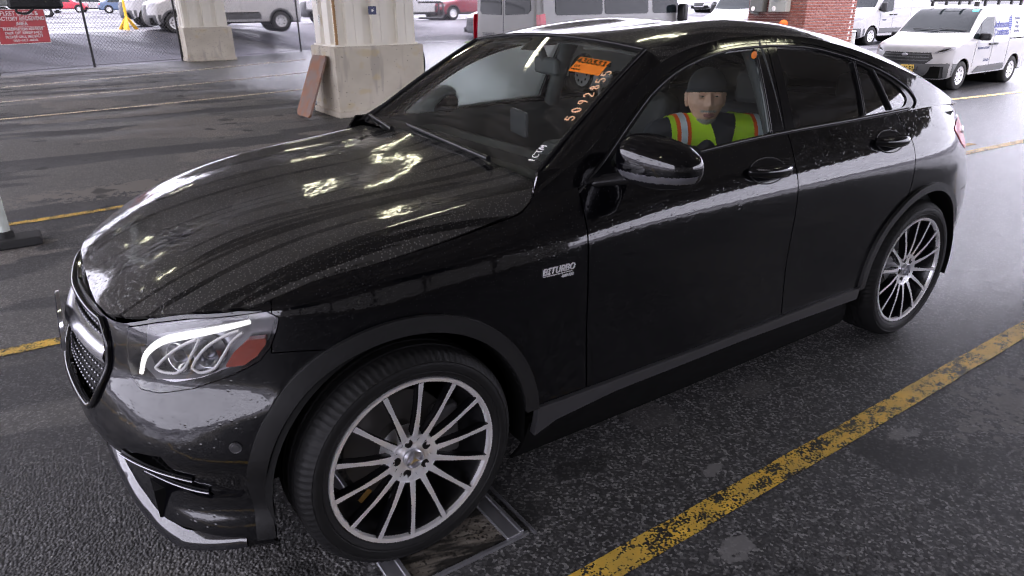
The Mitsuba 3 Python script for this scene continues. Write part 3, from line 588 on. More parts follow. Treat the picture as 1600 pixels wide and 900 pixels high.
part(SUV, 'hood', hd, 'wet_paint', label='wet hood with drying streaks and raindrops')
cw = grid([[(.585+.05*q, y, 1.118+.0*q) for y in np.linspace(-.70, .70, 20)] for q in np.linspace(0, 1, 3)]); part(SUV, 'cowl', cw, 'black_plastic')
both('fender_corner', panel(sg.Polygon([(.50, 1.085), (.56, 1.18), (.64, 1.18), (.70, 1.10), (.62, 1.09)]), lambda x, z, off=0.: side(x, z, off-.006), .02), 'paint')
# upper body: window frames, roof rails, pillars
RAILO = [(.690, 1.112), (.777, 1.169), (.986, 1.318), (1.13, 1.404), (1.29, 1.466), (1.447, 1.502), (1.646, 1.525), (1.83, 1.529), (2.06, 1.517), (2.353, 1.464), (2.53, 1.414), (2.709, 1.342), (2.800, 1.285), (2.832, 1.245), (2.80, 1.214), (2.71, 1.192)]
RAIL = [(.50, 1.10), (.60, 1.150), (.76, 1.222), (.97, 1.362), (1.12, 1.452), (1.29, 1.507), (1.45, 1.536), (1.65, 1.555), (1.83, 1.557), (2.06, 1.546), (2.353, 1.497), (2.53, 1.453), (2.75, 1.386), (3.0, 1.305), (3.3, 1.205), (3.52, 1.150)]
_ro, _ra = smooth_line(RAILO, 120), smooth_line(RAIL, 160)
_bl = [(x, float(belt(x))) for x in np.linspace(3.5, .52, 80)]
SIDEP = sg.Polygon([*map(tuple, _ra), *_bl]).buffer(0)
DF = sg.Polygon([*map(tuple, _ro), *[(x, float(belt(x))+.001) for x in np.linspace(2.70, .70, 60)]]).buffer(0)
gF = rounded(sg.Polygon([*map(tuple, smooth_line([(.83, 1.165), (.900, 1.226), (.99, 1.291), (1.165, 1.398), (1.301, 1.451), (1.439, 1.484), (1.598, 1.505), (1.755, 1.509)], 40)), (1.735, 1.36), (1.712, 1.19), (1.27, 1.169), (.98, 1.150)]), .012)
gR = rounded(sg.Polygon([(1.885, 1.507), *map(tuple, smooth_line([(1.90, 1.508), (2.086, 1.494), (2.25, 1.467), (2.380, 1.434)], 16)), (2.372, 1.30), (2.360, 1.200), (2.1, 1.196), (1.862, 1.191), (1.868, 1.346)]), .01)
gX = rounded(sg.Polygon([(2.405, 1.424), (2.500, 1.392), (2.545, 1.300), (2.580, 1.208), (2.388, 1.201), (2.400, 1.31)]), .006)
gQ = rounded(sg.Polygon([(2.545, 1.370), *map(tuple, smooth_line([(2.56, 1.372), (2.65, 1.331), (2.725, 1.285), (2.757, 1.246), (2.735, 1.222), (2.70, 1.212)], 16)), (2.612, 1.209), (2.575, 1.285)]), .008)
GLASS = [('window', gF, 'clear_glass', None), ('window', gR, 'dark_glass', 'dark tinted rear door glass'), ('window', gX, 'dark_glass', None), ('window', gQ, 'dark_glass', 'small pointed rear side window')]
lineM = sg.LineString([(1.776, 1.10), (1.798, 1.19), (1.812, 1.34), (1.836, 1.60)]).buffer(.0025)
lineX = sg.LineString([(2.375, 1.15), (2.392, 1.31), (2.395, 1.5)]).buffer(.002)
frameP = DF.difference(lineM)
for _, g, _, _ in GLASS: frameP = frameP.difference(g)
FR = both('window_frame', panel(frameP, side, .03, off=-.002, flange=.02), 'gloss_black')
both('side_pillar', panel(SIDEP.difference(DF.buffer(.0025)), side, .03), 'paint')
win = []
for nm, g, b, lb in GLASS:
    m = panel(g.buffer(.004), side, .06, off=-.009, flange=0); part(SUV, nm, m, b, label=lb); part(SUV, nm, m.mirror(), 'fogged_glass' if b == 'clear_glass' else b, label='far side window beaded with rain' if b == 'clear_glass' else None)
_tr = smooth_line(RAILO[:-1], 110)
both('window_trim', tube(side(_tr[:, 0]-.004, _tr[:, 1]-.012, .002), .0045, 6), 'satin_black')
_bt = np.linspace(.72, 2.74, 60); both('belt_strip', tube(side(_bt, belt(_bt)+.008, .003), .008, 6), 'satin_black')
for q in ([(1.745, 1.505), (1.722, 1.36), (1.702, 1.192)], [(2.392, 1.430), (2.382, 1.31), (2.370, 1.203)], [(2.520, 1.388), (2.556, 1.300), (2.594, 1.210)]):
    q = smooth_line(q, 14); both('window_divider', tube(side(q[:, 0], q[:, 1], .002), .006, 6), 'satin_black')
# roof and pillars between the rails and the glass
def rail(x):
    z = np.interp(x, _ra[:, 0], _ra[:, 1]); return side(x, z)
def sweep(A, tA, B, tB, n):
    s = np.linspace(0, 1, n)[:, None]; L = np.linalg.norm(B-A); c1, c2 = A+tA*L*.42, B-tB*L*.42
    return (1-s)**3*A+3*s*(1-s)**2*c1+3*s*s*(1-s)*c2+s**3*B
ROOFC = PCH([1.157, 1.4, 1.75, 2.2, 2.6, 3.0, 3.3, 3.56], [1.562, 1.586, 1.600, 1.580, 1.538, 1.456, 1.350, 1.195])
def smoothstep_np(t): t = np.clip(t, 0, 1); return t*t*(3-2*t)
def roof_section(u, n=22):
    xr = 1.20+(3.50-1.20)*u; xc = 1.157+(3.56-1.157)*u
    A = rail(xr); B = np.array([xc, 0, float(ROOFC(xc))]); t = unit(side(xr, A[2]+.01)-side(xr, A[2])); t = unit(t+[0, 1.3, .0])
    g = sweep(A, t, B, np.array([0, 1.0, 0.0]), n)
    if u < .30:                                        # the front edge follows the top of the windshield
        W = ws(1.0, -1.0); k = 7; a = sweep(A, unit(t+[0, .2, 0]), W, unit(ws(1.0, -.9)-W), k); b = ws(1.0, -np.linspace(1, 0, n-k+1)[1:], .002); e = np.vstack([a, b])
        q = smoothstep_np(u/.30); g = e*(1-q)+g*q
    return g
us = np.r_[np.linspace(0, 1, 60)]; RF = np.array([roof_section(u) for u in us])
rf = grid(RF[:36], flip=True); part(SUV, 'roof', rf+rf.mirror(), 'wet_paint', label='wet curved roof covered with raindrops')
rw = grid(RF[35:, 6:], flip=True); part(SUV, 'rear_window', rw+rw.mirror(), 'opaque_glass')
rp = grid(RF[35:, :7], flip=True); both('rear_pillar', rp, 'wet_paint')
pil = []
for t in np.linspace(0, 1, 30):
    xr = .52+(1.20-.52)*t; A = rail(xr); B = ws(t, -1.0); tt = unit(side(xr, A[2]+.01)-side(xr, A[2])); tt = unit(tt+[0, .5, .1]); pil.append(sweep(A, unit(tt+[0, .2*t, 0]), B, unit(ws(t, -.9)-B)*(.5+.5*t), 10))
pil = np.array(pil); both('front_pillar', grid(pil, flip=True), 'paint')
_g = np.array([[ws(t, v) for v in np.linspace(-1, 1, 25)] for t in np.linspace(-.03, 1, 22)])
WS = part(SUV, 'windshield', grid(_g, flip=True), 'clear_glass')
_hdr = [roof_section(0, 22)[k] for k in range(6, 22)]
_top = np.array([ws(1.0, v, .004) for v in np.linspace(-1, 1, 41)])
part(SUV, 'windshield_seal', tube(_top, .006, 6)+tube([ws(t, -1, .003) for t in np.linspace(-.02, 1, 30)], .008, 6)+tube([ws(t, 1, .003) for t in np.linspace(-.02, 1, 30)], .008, 6), 'satin_black')
def wpatch(t0, t1, v0, v1, off, nt=8, nv=12): return grid([[ws(t, v, off) for v in np.linspace(v0, v1, nv)] for t in np.linspace(t0, t1, nt)], flip=True)
part(WS, 'black_border', wpatch(.0, .06, -1, 1, -.004, 4, 30)+wpatch(.0, 1, -1, -.965, -.004, 12, 3)+wpatch(.0, 1, .965, 1, -.004, 12, 3)+wpatch(.965, 1, -1, 1, -.004, 3, 30)+wpatch(.84, .97, -.10, .10, -.004, 5, 6), 'ink')
# tail: panel below the rear glass, spoiler, lamps
tg = []
for i, v in enumerate(np.linspace(0, 1, 22)):
    a = RF[-1][i]; s = s_of_x(3.50)+(SMAX-s_of_x(3.50))*v; zt = 1.15-.045*min(1, v*3); b = tub(s, zt); tg.append([a*(1-q)+b*q+np.array([0, 0, .012*math.sin(math.pi*q)]) for q in np.linspace(0, 1, 8)])
tgm = grid(np.array(tg)); part(SUV, 'tailgate', tgm+tgm.mirror(), 'paint')
sp = []
for v in np.linspace(-1, 1, 30):
    y = .56*v; e = 1-v**4; x = 3.60-.10*v*v; z = 1.195-.03*v*v
    sp.append([(x-.13, y, z-.015), (x-.05, y, z+.018*e), (x+.045, y, z+.045*e), (x+.055, y, z+.036*e), (x+.03, y, z-.01), (x+.0, y, z-.03)])
part(SUV, 'rear_spoiler', M().tm(trimesh.Trimesh(*(lambda g: (g.v[0], g.f[0]))(grid(np.array(sp))), process=False), 40), 'gloss_black')
TL = both('tail_lamp', panel(LAMP, tub, .03, off=.004, flange=.015), 'red_lens', label='red tail lamp at the rear corner')
for i, k in enumerate(TL):
    q = smooth_line([(4.84, 1.03), (4.95, 1.035), (5.1, 1.025)], 12); m = tube(tub(q[:, 0], q[:, 1], .006), .008, 6); part(k, 'light_strip', m if i == 0 else m.mirror(), 'white_lens')
# wheel arches: grey mouldings and dark liners
for c, ro, ri in ((ARF, .485, .432), (ARR, .476, .436)):
    ring = disc(c, ro).difference(disc(c, ri)).intersection(sg.box(-1, .335 if c is ARF else .375, 9, 2))
    if c is ARF: ring = ring.union(sg.Polygon([(c[0]-.49, .19), (c[0]-.432, .19), (c[0]-.4318, .37), (c[0]-.4845, .37)])).difference(sg.box(c[0], .1, 9, .385))
    if c is ARR: ring = ring.difference(sg.box(4.6, 0, 9, .56))
    both('arch_moulding', panel(ring, tub, .022, off=.016, flange=.035), 'arch_plastic', label='matt plastic wheel arch moulding')
    x0 = float(np.interp(c[0], _S, _P[:, 0])); a = np.radians(np.linspace(-14, 194, 40))
    both('arch_liner', grid([[(x0+.432*math.cos(q), y, .365+.432*math.sin(q)) for y in np.linspace(-.925, -.50, 4)] for q in a]), 'liner')
for x in (0, 2.87): both('inner_liner', box((.95, .02, .75), (x, -.50, .55)), 'liner')
part(SUV, 'floor_pan', box((1.94, 1.74, .10), (1.42, 0, .27))+box((.36, 1.1, .1), (-.54, 0, .26))+box((.30, 1.2, .1), (3.48, 0, .32))+box((3.9, .96, .1), (1.45, 0, .29)), 'liner')
# front lip, sensor, bumper crease
ls = np.linspace(0, .925, 50)
def lipring(s):
    x, y, tx, ty = plan(s); n = np.array([ty, -tx, 0]); o = np.array([x, y, 0]); u = np.clip((s-.30)/.3, 0, 1)
    d0 = np.interp(s, [0, .25, .5, .72, .93], [.050, .062, .056, .026, .050]); z = .205-.02*u
    return [o-n*(d0+.026)+[0, 0, z+.030], o-n*(d0+.009)+[0, 0, z+.013], o-n*d0+[0, 0, z], o-n*d0+[0, 0, z-.022], o-n*(d0+.10)+[0, 0, z-.035]]
lg = grid(np.array([lipring(s) for s in ls])); lg = M().tm(trimesh.Trimesh(lg.v[0], lg.f[0], process=False), 45); part(SUV, 'front_lip', lg+lg.mirror(), 'lip_paint')
p0 = tub(.960, .551, .001); nn = unit(tub(.960, .551, .01)-p0); sx = unit(np.cross([0, 0, 1], nn)); both('parking_sensor', lathe([(.0, .004), (.011, .004), (.013, .002), (.0165, .003), (.018, 0)], 20).xf(frame(p0, sx, nn, np.cross(sx, nn))), 'grey_plastic')
# lower side intake with two blades and a mesh behind
both('intake_back', panel(INTAKE.buffer(.01), tub, .03, off=-.05, flange=0), 'ink')
IN = []
for zz in np.linspace(.30, .51, 12):
    seg = sg.LineString([(.5, zz), (.9, zz)]).intersection(INTAKE)
    if not seg.is_empty: x0, _, x1, _ = seg.bounds; IN.append(tube(tub(np.linspace(x0, x1, 8), np.full(8, zz), -.035), .004, 4))
for ss in np.linspace(.56, .84, 16):
    seg = sg.LineString([(ss, .2), (ss+.05, .6)]).intersection(INTAKE)
    if not seg.is_empty and seg.geom_type == 'LineString':
        c = np.array(seg.coords); q = c[0]+(c[-1]-c[0])*np.linspace(0, 1, 8)[:, None]; IN.append(tube(tub(q[:, 0], q[:, 1], -.035), .004, 4))
mm = M(); [mm.add(*a.arr()) for a in IN]; both('intake_mesh', mm, 'satin_black')
for pts in ([(.588, .490), (.65, .478), (.735, .458), (.815, .432)], [(.640, .432), (.68, .408), (.745, .386), (.838, .368)]):
    q = smooth_line(pts, 24); w = .03*np.sin(np.linspace(.25, 2.8, 24))
    a, b, c = tub(q[:, 0], q[:, 1], .012), tub(q[:, 0], q[:, 1]+.014, .004), tub(q[:, 0], q[:, 1]+.010, -.05)
    both('intake_blade', M().tm(trimesh.Trimesh(*(lambda g: (g.v[0], g.f[0]))(grid(np.stack([tub(q[:, 0], q[:, 1]-.006, -.03), a, b, c], 1))), process=False), 40), 'gloss_black'); both('blade_edge', tube(tub(q[:, 0], q[:, 1]+.003, .013), .0035, 6), 'silver')  # silver strip stands in for the sky highlight along each blade
lm = panel(LOWER_MESH.buffer(.01), tub, .04, off=-.05, flange=0); part(SUV, 'lower_intake', lm, 'ink')
mm = M()
for zz in np.linspace(.28, .41, 6): mm.add(*tube(tub(np.linspace(-.30, .30, 24), np.full(24, zz), -.03), .005, 5).arr())
part(SUV, 'lower_grille', mm, 'satin_black')
# grille: dark back, studs, louvre, badge
def gtub(s, z, off=0.0):
    s = np.asarray(s, float); p = tub(np.abs(s), z, off); return p*np.stack([np.ones_like(s), np.where(s < 0, -1.0, 1.0), np.ones_like(s)], -1)
GR = part(SUV, 'grille', panel(GRILLE.buffer(.012), gtub, .04, off=-.03, flange=0), 'ink', label='black grille with chrome studs')
gl = smooth_line([*np.array(GRILLE.exterior.coords)[::2], np.array(GRILLE.exterior.coords)[0]], 160, 'pch'); part(GR, 'surround', tube(gtub(gl[:, 0], gl[:, 1], .004), .010, 8, closed=False), 'gloss_black')
st = M(); ball = trimesh.creation.icosphere(1, .0052); bv, bf, bn = meshkit.arrays(ball, True)
inn = GRILLE.buffer(-.018)
for j, zz in enumerate(np.arange(.58, .83, .024)):
    for ss in np.arange(-.48, .481, .028)+(.014 if j % 2 else 0):
        if inn.contains(sg.Point(ss, zz)) and abs(zz-.739) > .028: st.add(bv+gtub(ss, zz, -.016), bf, bn)
part(GR, 'stud', st, 'dark_stud', kind='stuff')
q = np.linspace(-.445, .445, 40); lou = np.stack([gtub(q, np.full(40, .708), -.02), gtub(q, np.full(40, .712), .006), gtub(q, np.full(40, .732), .016), gtub(q, np.full(40, .752), .012), gtub(q, np.full(40, .764), -.004), gtub(q, np.full(40, .766), -.02)], 1)
part(GR, 'louvre', M().tm(trimesh.Trimesh(*(lambda g: (g.v[0], g.f[0]))(grid(lou)), process=False), 40), 'silver')
def star(r, w):
    o = []
    for k in range(3):
        a = math.pi/2+k*2*math.pi/3; o.append(sg.Polygon([(r*math.cos(a), r*math.sin(a)), (w*math.cos(a+math.pi/3), w*math.sin(a+math.pi/3)), (0, 0), (w*math.cos(a-math.pi/3), w*math.sin(a-math.pi/3))]))
    return shapely.union_all(o)
def badge(R, o, x, y, z):
    m = lathe([(0, .004), (R*.80, .004), (R*.86, .003), (R*.9, .014), (R, .012), (R*1.02, 0)], 40); f = frame(o, x, z, y)
    return m.xf(f), extrude(star(R*.86, R*.12), .010, 20, .004).xf(frame(o, x, y, z))
bo = np.array([-.848, 0, .715]); bd, bs = badge(.098, bo, (0, -1, 0), unit((.12, 0, 1)), unit((-1, 0, .12)))
part(GR, 'badge', bd, 'badge_black', label='round badge in the middle of the grille'); part(GR, 'badge_star', bs, 'chrome')
part(GR, 'badge_ring', lathe([(.088, .004), (.094, .012), (.102, .010), (.104, 0)], 48).xf(frame(bo, (0, -1, 0), unit((-1, 0, .12)), unit((.12, 0, 1)))), 'chrome')
# headlamps
HL = both('headlight', panel(HEADL, tub, .025, off=.002, flange=.0), 'lamp_glass', label='headlamp with a lit white eyebrow strip')
for i, k in enumerate(HL):
    mi_ = (lambda m: m) if i == 0 else (lambda m: m.mirror())
    part(k, 'housing', mi_(panel(HEADL.buffer(.004), tub, .03, off=-.06, flange=0)), 'lamp_silver')
    e = np.array(HEADL.exterior.coords); part(k, 'rim', mi_(grid(np.stack([tub(e[:, 0], e[:, 1], -.001), tub(e[:, 0], e[:, 1], -.06)], 1))), 'gloss_black')
    q = smooth_line([(.606, .712), (.622, .760), (.676, .805), (.74, .831), (.82, .849), (.93, .872), (1.045, .897)], 40); w = .0055+.0065*np.sin(np.linspace(.1, 2.9, 40))
    part(k, 'light_strip', mi_(tube(tub(q[:, 0], q[:, 1], -.018), w, 8)), 'drl_lens', emitter={'type': 'area', 'radiance': {'type': 'rgb', 'value': [.06, .06, .058]}})
    part(k, 'top_reflector', mi_(panel(rounded(sg.Polygon([(.69, .842), (.84, .872), (1.0, .900), (1.09, .915), (1.0, .910), (.80, .885), (.65, .856)]), .003), tub, .03, off=-.012, flange=.02)), 'lamp_dark')
    for c, r in (((.775, .780), .040), ((.890, .800), .040)):
        o = tub(c[0], c[1], -.030); n_ = unit(tub(c[0], c[1], .0)-o); n_ = unit(n_+[-.55, 0, .05]); sx_ = unit(np.cross([0, 0, 1], n_)); f = frame(o, sx_, n_, np.cross(sx_, n_))
        part(k, 'reflector', mi_(lathe([(0, -.035), (r*.5, -.03), (r*.85, -.012), (r, .004), (r*1.08, .006), (r*1.1, -.03)], 28).xf(f)), 'chrome')
        part(k, 'projector_lens', mi_(lathe([(0, .010), (r*.25, .008), (r*.45, -.002), (r*.52, -.016), (r*.5, -.04)], 24).xf(f)), 'dark_chrome')
    for pts in ([(.675, .741), (.70, .733), (.76, .736), (.80, .752), (.835, .790), (.875, .842)], [(.838, .760), (.865, .748), (.915, .762), (.950, .800), (.985, .842), (1.02, .866)], [(.675, .741), (.738, .786), (.80, .818), (.865, .842)], [(.838, .760), (.882, .810), (.944, .848), (1.01, .872)]):
        q = smooth_line(pts, 26); part(k, 'inner_strip', mi_(tube(tub(q[:, 0], q[:, 1], -.018), .0048, 6)), 'white_lens')
    part(k, 'amber_reflector', mi_(panel(rounded(sg.Polygon([(.950, .768), (.985, .812), (1.03, .846), (1.082, .848), (1.078, .829), (1.049, .797), (1.009, .773)]), .004), tub, .02, off=-.014, flange=.03)), 'amber_lens', label='orange reflector in the headlamp')
    part(k, 'side_shelf', mi_(panel(rounded(sg.Polygon([(.60, .79), (.615, .735), (.68, .708), (.85, .730), (.97, .765), (.92, .755), (.79, .735), (.68, .735), (.64, .79)]), .003), tub, .02, off=-.02, flange=.03)), 'lamp_dark')
# door mirrors
def mirror_mesh():
    c = np.array([.880, -1.010, 1.205]); v, f, _ = meshkit.arrays(trimesh.creation.icosphere(4, 1.0), False); d = v.copy()
    r = (np.abs(d[:, 0])**2.4+np.abs(d[:, 1])**2.6+np.abs(d[:, 2])**2.5)**(-1/2.5); p = d*r[:, None]
    p *= [.092, .138, .082]; p[:, 0] = np.where(p[:, 0] > .045, .045+(p[:, 0]-.045)*.12, p[:, 0])
    p[:, 2] *= 1-.22*np.clip(-p[:, 1]/.138, -1, 1)*.6; p[:, 2] += .012*(p[:, 1]/.138); p[:, 0] += .16*np.maximum(-p[:, 1], 0)*1.0-.25*np.maximum(p[:, 1], 0)*.2
    p[:, 0] += .10*(-p[:, 1])
    return c, p, f
c, p, f = mirror_mesh()
low = p[f].mean(1)[:, 2] < -.050; band = (~low) & (p[f].mean(1)[:, 2] < -.026) & (p[f].mean(1)[:, 0]-.1*(-p[f].mean(1)[:, 1]) < .03)
def sub(mask): t = trimesh.Trimesh(p+c, f[mask], process=True); t.remove_unreferenced_vertices(); return t
full = trimesh.Trimesh(p+c, f, process=False); fn = full.vertex_normals
def submesh(mask):
    ff = f[mask]; u, inv = np.unique(ff, return_inverse=True); return M().add((p+c)[u], inv.reshape(-1, 3), fn[u])
Fm = lambda m: m.xf(mat4(-c*[1, -1, 1])).xf(frame((1.06, .905, 1.20), unit((.25, .97, 0)), unit((-.97, .25, 0)), (0, 0, 1)))
mm_ = submesh(~low & ~band); MI = [part(SUV, 'side_mirror', mm_, 'paint', label='black door mirror cap with a clear indicator strip'), part(SUV, 'side_mirror', Fm(mm_.mirror()), 'paint', label='folded far side mirror')]
for i, k in enumerate(MI):
    g = (lambda m: m) if i == 0 else (lambda m: Fm(m.mirror()))
    part(k, 'indicator', g(submesh(band)), 'mirror_strip'); part(k, 'base', g(submesh(low)), 'satin_black')
    part(k, 'glass', g(panel(sg.box(-.115, -.06, .115, .06).buffer(-.03).buffer(.03), lambda a, b, off=0.: np.stack([np.full_like(a, c[0]+.062)-.1*a, c[1]+a, c[2]+b], -1), .03, flange=0)), 'mirror_glass')
    if i == 0: part(k, 'arm', g(M().tm(blob([[((.80, -.845, 1.128), .020), ((.86, -.90, 1.137), .022), ((.885, -.955, 1.150), .026)], [((.76, -.84, 1.122), .014), ((.86, -.90, 1.137), .022)]], .012, 8), 180)), 'satin_black')
# door handles
for s0, zc, doors in ((3.085, 1.062, FD), (3.965, 1.083, RD)):
    cup = disc((0, 0), 1); q = sa.translate(sa.scale(cup, .108, .046, origin=(0, 0)), s0, zc)
    hs = np.linspace(-.115, .115, 26); arch = .006+.036*(1-(hs/.115)**2)**.6
    bar = tube(tub(s0+hs, zc+.004-.06*hs, arch), .0165+.0105*(1-(hs/.115)**2), 12)
    strip = tube(tub(s0+hs*.93, zc+.004-.06*hs*.93+.009, arch+.0225), .0065, 6)
    qa = np.linspace(0, 2*np.pi, 60)[:-1]; rimt = tube(tub(s0+.109*np.cos(qa), zc+.047*np.sin(qa), .002), .0028, 6, closed=True)
    for i, k in enumerate(doors):
        g = (lambda m: m) if i == 0 else (lambda m: m.mirror())
        part(k, 'handle_cup', g(panel(q, lambda s, z, off=0.: tub(s, z, .0015+off-.0*s), .015, flange=.001)), 'gloss_black'); part(k, 'handle_rim', g(rimt), 'satin_black'); part(k, 'handle', g(bar), 'gloss_black'); part(k, 'handle_strip', g(strip), 'chrome')
# lettering on the fender
def on_tub(m, s, z, lift=.002, shear=0., rot=0.):
    v, f, n = m.arr(); a = s+v[:, 0]*math.cos(rot)-v[:, 1]*math.sin(rot)+shear*v[:, 1]; b = z+v[:, 1]*math.cos(rot)+v[:, 0]*math.sin(rot); t = trimesh.Trimesh(tub(a, b, lift+v[:, 2]), f, process=False); return M().tm(t, 20)
part(FEN[0], 'lettering', on_tub(text('BITURBO', .021, .003, True), 2.015, .874, shear=.25)+on_tub(text('4MATIC', .009, .003, True), 2.05, .853, shear=.25)+on_tub(box((.118, .002, .003)), 2.012, .868), 'badge_silver', label='small chrome lettering on the front fender')
# wipers
for a in ([(.585, .62), (-.02, .60), (-.035, .1), (-.02, -.02)],): pass
def wiper(v0, v1, t0, t1):
    n = 16; v = np.linspace(v0, v1, n); t = np.linspace(t0, t1, n); return tube([ws(a, b, .022) for a, b in zip(t, v)], np.linspace(.011, .007, n), 6), tube([ws(a, b, .008) for a, b in zip(t, v)], .006, 4)
for v0, v1, t0, t1 in ((-.62, .40, -.035, .030), (.52, .96, -.035, .02)):
    a, b = wiper(v0, v1, t0, t1); k = part(SUV, 'wiper', a, 'satin_black'); part(k, 'blade', b, 'tyre_plain')
# ------------------------------------------------------------------ wheels
def tyre_mesh(R=.371, W=.255, rr=.283):
    h = W/2; prof = [(rr-.004, -h+.035), (rr+.004, -h+.014), (rr+.016, -h+.006), (rr+.022, -h+.0035), (rr+.025, -h+.0055), (rr+.028, -h+.002), (rr+.040, -h+.0), (rr+.050, -h+.001), (rr+.053, -h+.0035), (rr+.057, -h+.002), (R-.022, -h+.010), (R-.010, -h+.021), (R-.003, -h+.036)]
    g = []
    for c_ in (-.062, -.021, .021, .062): g += [(R, c_-.006), (R-.007, c_-.005), (R-.007, c_+.005), (R, c_+.006)]
    prof = prof+g+[(a, -b) for a, b in prof[::-1]]; prof = np.array(prof); n = 300
    an = np.arange(n)*2*np.pi/n; k = len(prof); r = np.tile(prof[:, 0], (n, 1)); hh = np.tile(prof[:, 1], (n, 1))
    notch = ((np.arange(n) % 3) == 0)[:, None] & (np.abs(prof[:, 1]) > .075)[None] & (prof[:, 0] > R-.025)[None]; r = np.where(notch, r-.0045, r)
    rib = ((np.arange(n) % 2) == 0)[:, None] & ((prof[:, 0] > rr+.045) & (prof[:, 0] < R-.015))[None]; r = np.where(rib, r, r); hh = np.where(rib, hh*.992, hh)
    v = np.stack([r*np.cos(an)[:, None], hh, r*np.sin(an)[:, None]], -1).reshape(-1, 3); i, j = np.meshgrid(np.arange(n), np.arange(k-1), indexing='ij'); i2 = (i+1) % n
    q = np.stack([i*k+j, i*k+j+1, i2*k+j+1, i2*k+j], -1).reshape(-1, 4); return M().tm(trimesh.Trimesh(v, np.vstack([q[:, [0, 1, 2]], q[:, [0, 2, 3]]]), process=False), 32)
TY = tyre_mesh(); FACE = -.118
BAR = lathe([(.266, -.10), (.271, -.1155), (.2835, -.1185), (.2855, -.110), (.283, -.09)], 96)   # outer lip, silver
BARR = lathe([(.267, -.104), (.258, -.085), (.249, -.03), (.242, .06), (.250, .12), (.280, .125)], 72)
spoke_b, spoke_f = M(), M(); NS = 14
for k in range(NS):
    a = 2*math.pi*k/NS+.10; d = np.array([math.cos(a), 0, math.sin(a)]); e = np.array([-math.sin(a), 0, math.cos(a)])
    r = np.linspace(.055, .271, 10); w = np.interp(r, [.055, .10, .20, .271], [.0130, .0098, .0066, .0090]); yf = np.interp(r, [.055, .09, .16, .27], [-.088, -.098, -.110, -.1165])
    L = lambda ww, yy: np.array([d*ri+e*wi+np.array([0, yi, 0]) for ri, wi, yi in zip(r, ww, yy)])
    ring = np.stack([L(-w*.55, yf+.035), L(-w*1.25, yf+.008), L(-w, yf), L(w, yf), L(w*1.25, yf+.008), L(w*.55, yf+.035)], 1)
    spoke_b.tm(trimesh.Trimesh(*(lambda g: (g.v[0], g.f[0]))(grid(ring)), process=False), 25)
    fc = np.stack([L(-w*.98, yf-.0012), L(w*.98, yf-.0012)], 1); spoke_f.add(*grid(fc).arr())
HUB = lathe([(0, -.088), (.034, -.088), (.040, -.090), (.062, -.0885), (.083, -.0975), (.086, -.085), (.088, -.03)], 56)
LUG = lathe([(0, -.0895), (.0135, -.0925), (.0138, -.08)], 16)
CAP, CAPS = badge(.032, np.array([0, -.091, 0]), (1, 0, 0), (0, 0, 1), (0, -1, 0))
DISC = lathe([(.07, .02), (.185, .02), (.187, .03), (.185, .04), (.07, .04)], 48); DHUB = lathe([(0, -.02), (.072, -.018), (.078, .0), (.078, .04)], 32)
CAL = rbox((.10, .05, .19), .018, (.165, .0, .0))
STK = rbox((.05, .004, .02), .002, (-.19, -.02, -.015)).xf(frame((0, 0, 0), unit((.8, 0, .6)), (0, 1, 0), unit((-.6, 0, .8))))
for x, sgn, rot in ((-.02, 1, .0), (2.873, 1, .16), (-.02, -1, .3), (2.873, -1, .5)):
    y = (-.832 if x < 1 else -.812)*sgn; c_, q_ = math.cos(rot), math.sin(rot)
    st_ = .03 if x < 1 else 0.
    base = mat4((x, y, .369), st_) @ np.diag([1, sgn, 1, 1.0]); R_ = np.eye(4); R_[0, 0], R_[0, 2], R_[2, 0], R_[2, 2] = c_, -q_, q_, c_
    w = part(SUV, 'wheel', spoke_b, 'gloss_black', base@R_, label='multi-spoke alloy wheel, black with polished spoke faces')
    part(w, 'spoke_face', spoke_f, 'machined', base@R_); part(w, 'rim', BAR, 'machined', base); part(w, 'barrel', BARR, 'barrel_black', base); part(w, 'tyre', TY, 'tyre', base@R_)
    part(w, 'hub', HUB, 'machined', base@R_); [part(w, 'lug_bolt', LUG, 'ink', base@R_@mat4((.056*math.cos(a), 0, .056*math.sin(a)))) for a in np.arange(5)*2*math.pi/5+.5]; part(w, 'hub_cap', CAP, 'silver', base@R_); part(w, 'hub_star', CAPS, 'chrome', base@R_)
    part(w, 'brake_disc', DISC+DHUB, 'brake_steel', base); part(w, 'caliper', CAL, 'caliper', base)
    if x < 1 and sgn == 1: part(w, 'yellow_tag', STK, 'yellow_paint', base)
# ------------------------------------------------------------------ cabin
dash = grid([[(x, y, z) for y in np.linspace(-.74, .74, 16)] for x, z in ((.66, 1.07), (.80, 1.098), (.95, 1.105), (1.06, 1.085), (1.10, 1.02), (1.08, .85), (1.05, .6))], flip=True); part(SUV, 'dashboard', dash, 'cabin_dark')
part(SUV, 'binnacle', rbox((.16, .32, .10), .03, (1.05, -.38, 1.105)), 'cabin_dark')
sc_ = rbox((.02, .20, .11), .008).xf(frame((1.03, .01, 1.195), unit((1, -.25, .12)), unit((.25, 1, 0)), (0, 0, 1))); part(SUV, 'centre_screen', sc_, 'screen')
part(SUV, 'steering_wheel', tube([(1.27+.06*math.sin(a)*1.0-.02, -.38+.185*math.cos(a), .99+.175*math.sin(a)) for a in np.linspace(0, 2*np.pi, 40)[:-1]], .015, 8, closed=True)+rbox((.06, .20, .07), .02, (1.24, -.38, .985)), 'cabin_black')
for y in (-.38, .38):
    k = part(SUV, 'seat', rbox((.16, .50, .62), .07).xf(frame((2.08, y, .93), unit((1, 0, -.30)), (0, 1, 0), unit((.30, 0, 1))))+rbox((.52, .52, .16), .06, (1.78, y, .60)), 'cabin_black')
    part(k, 'headrest', rbox((.10, .27, .18), .045, (2.19, y, 1.30)), 'cabin_black')
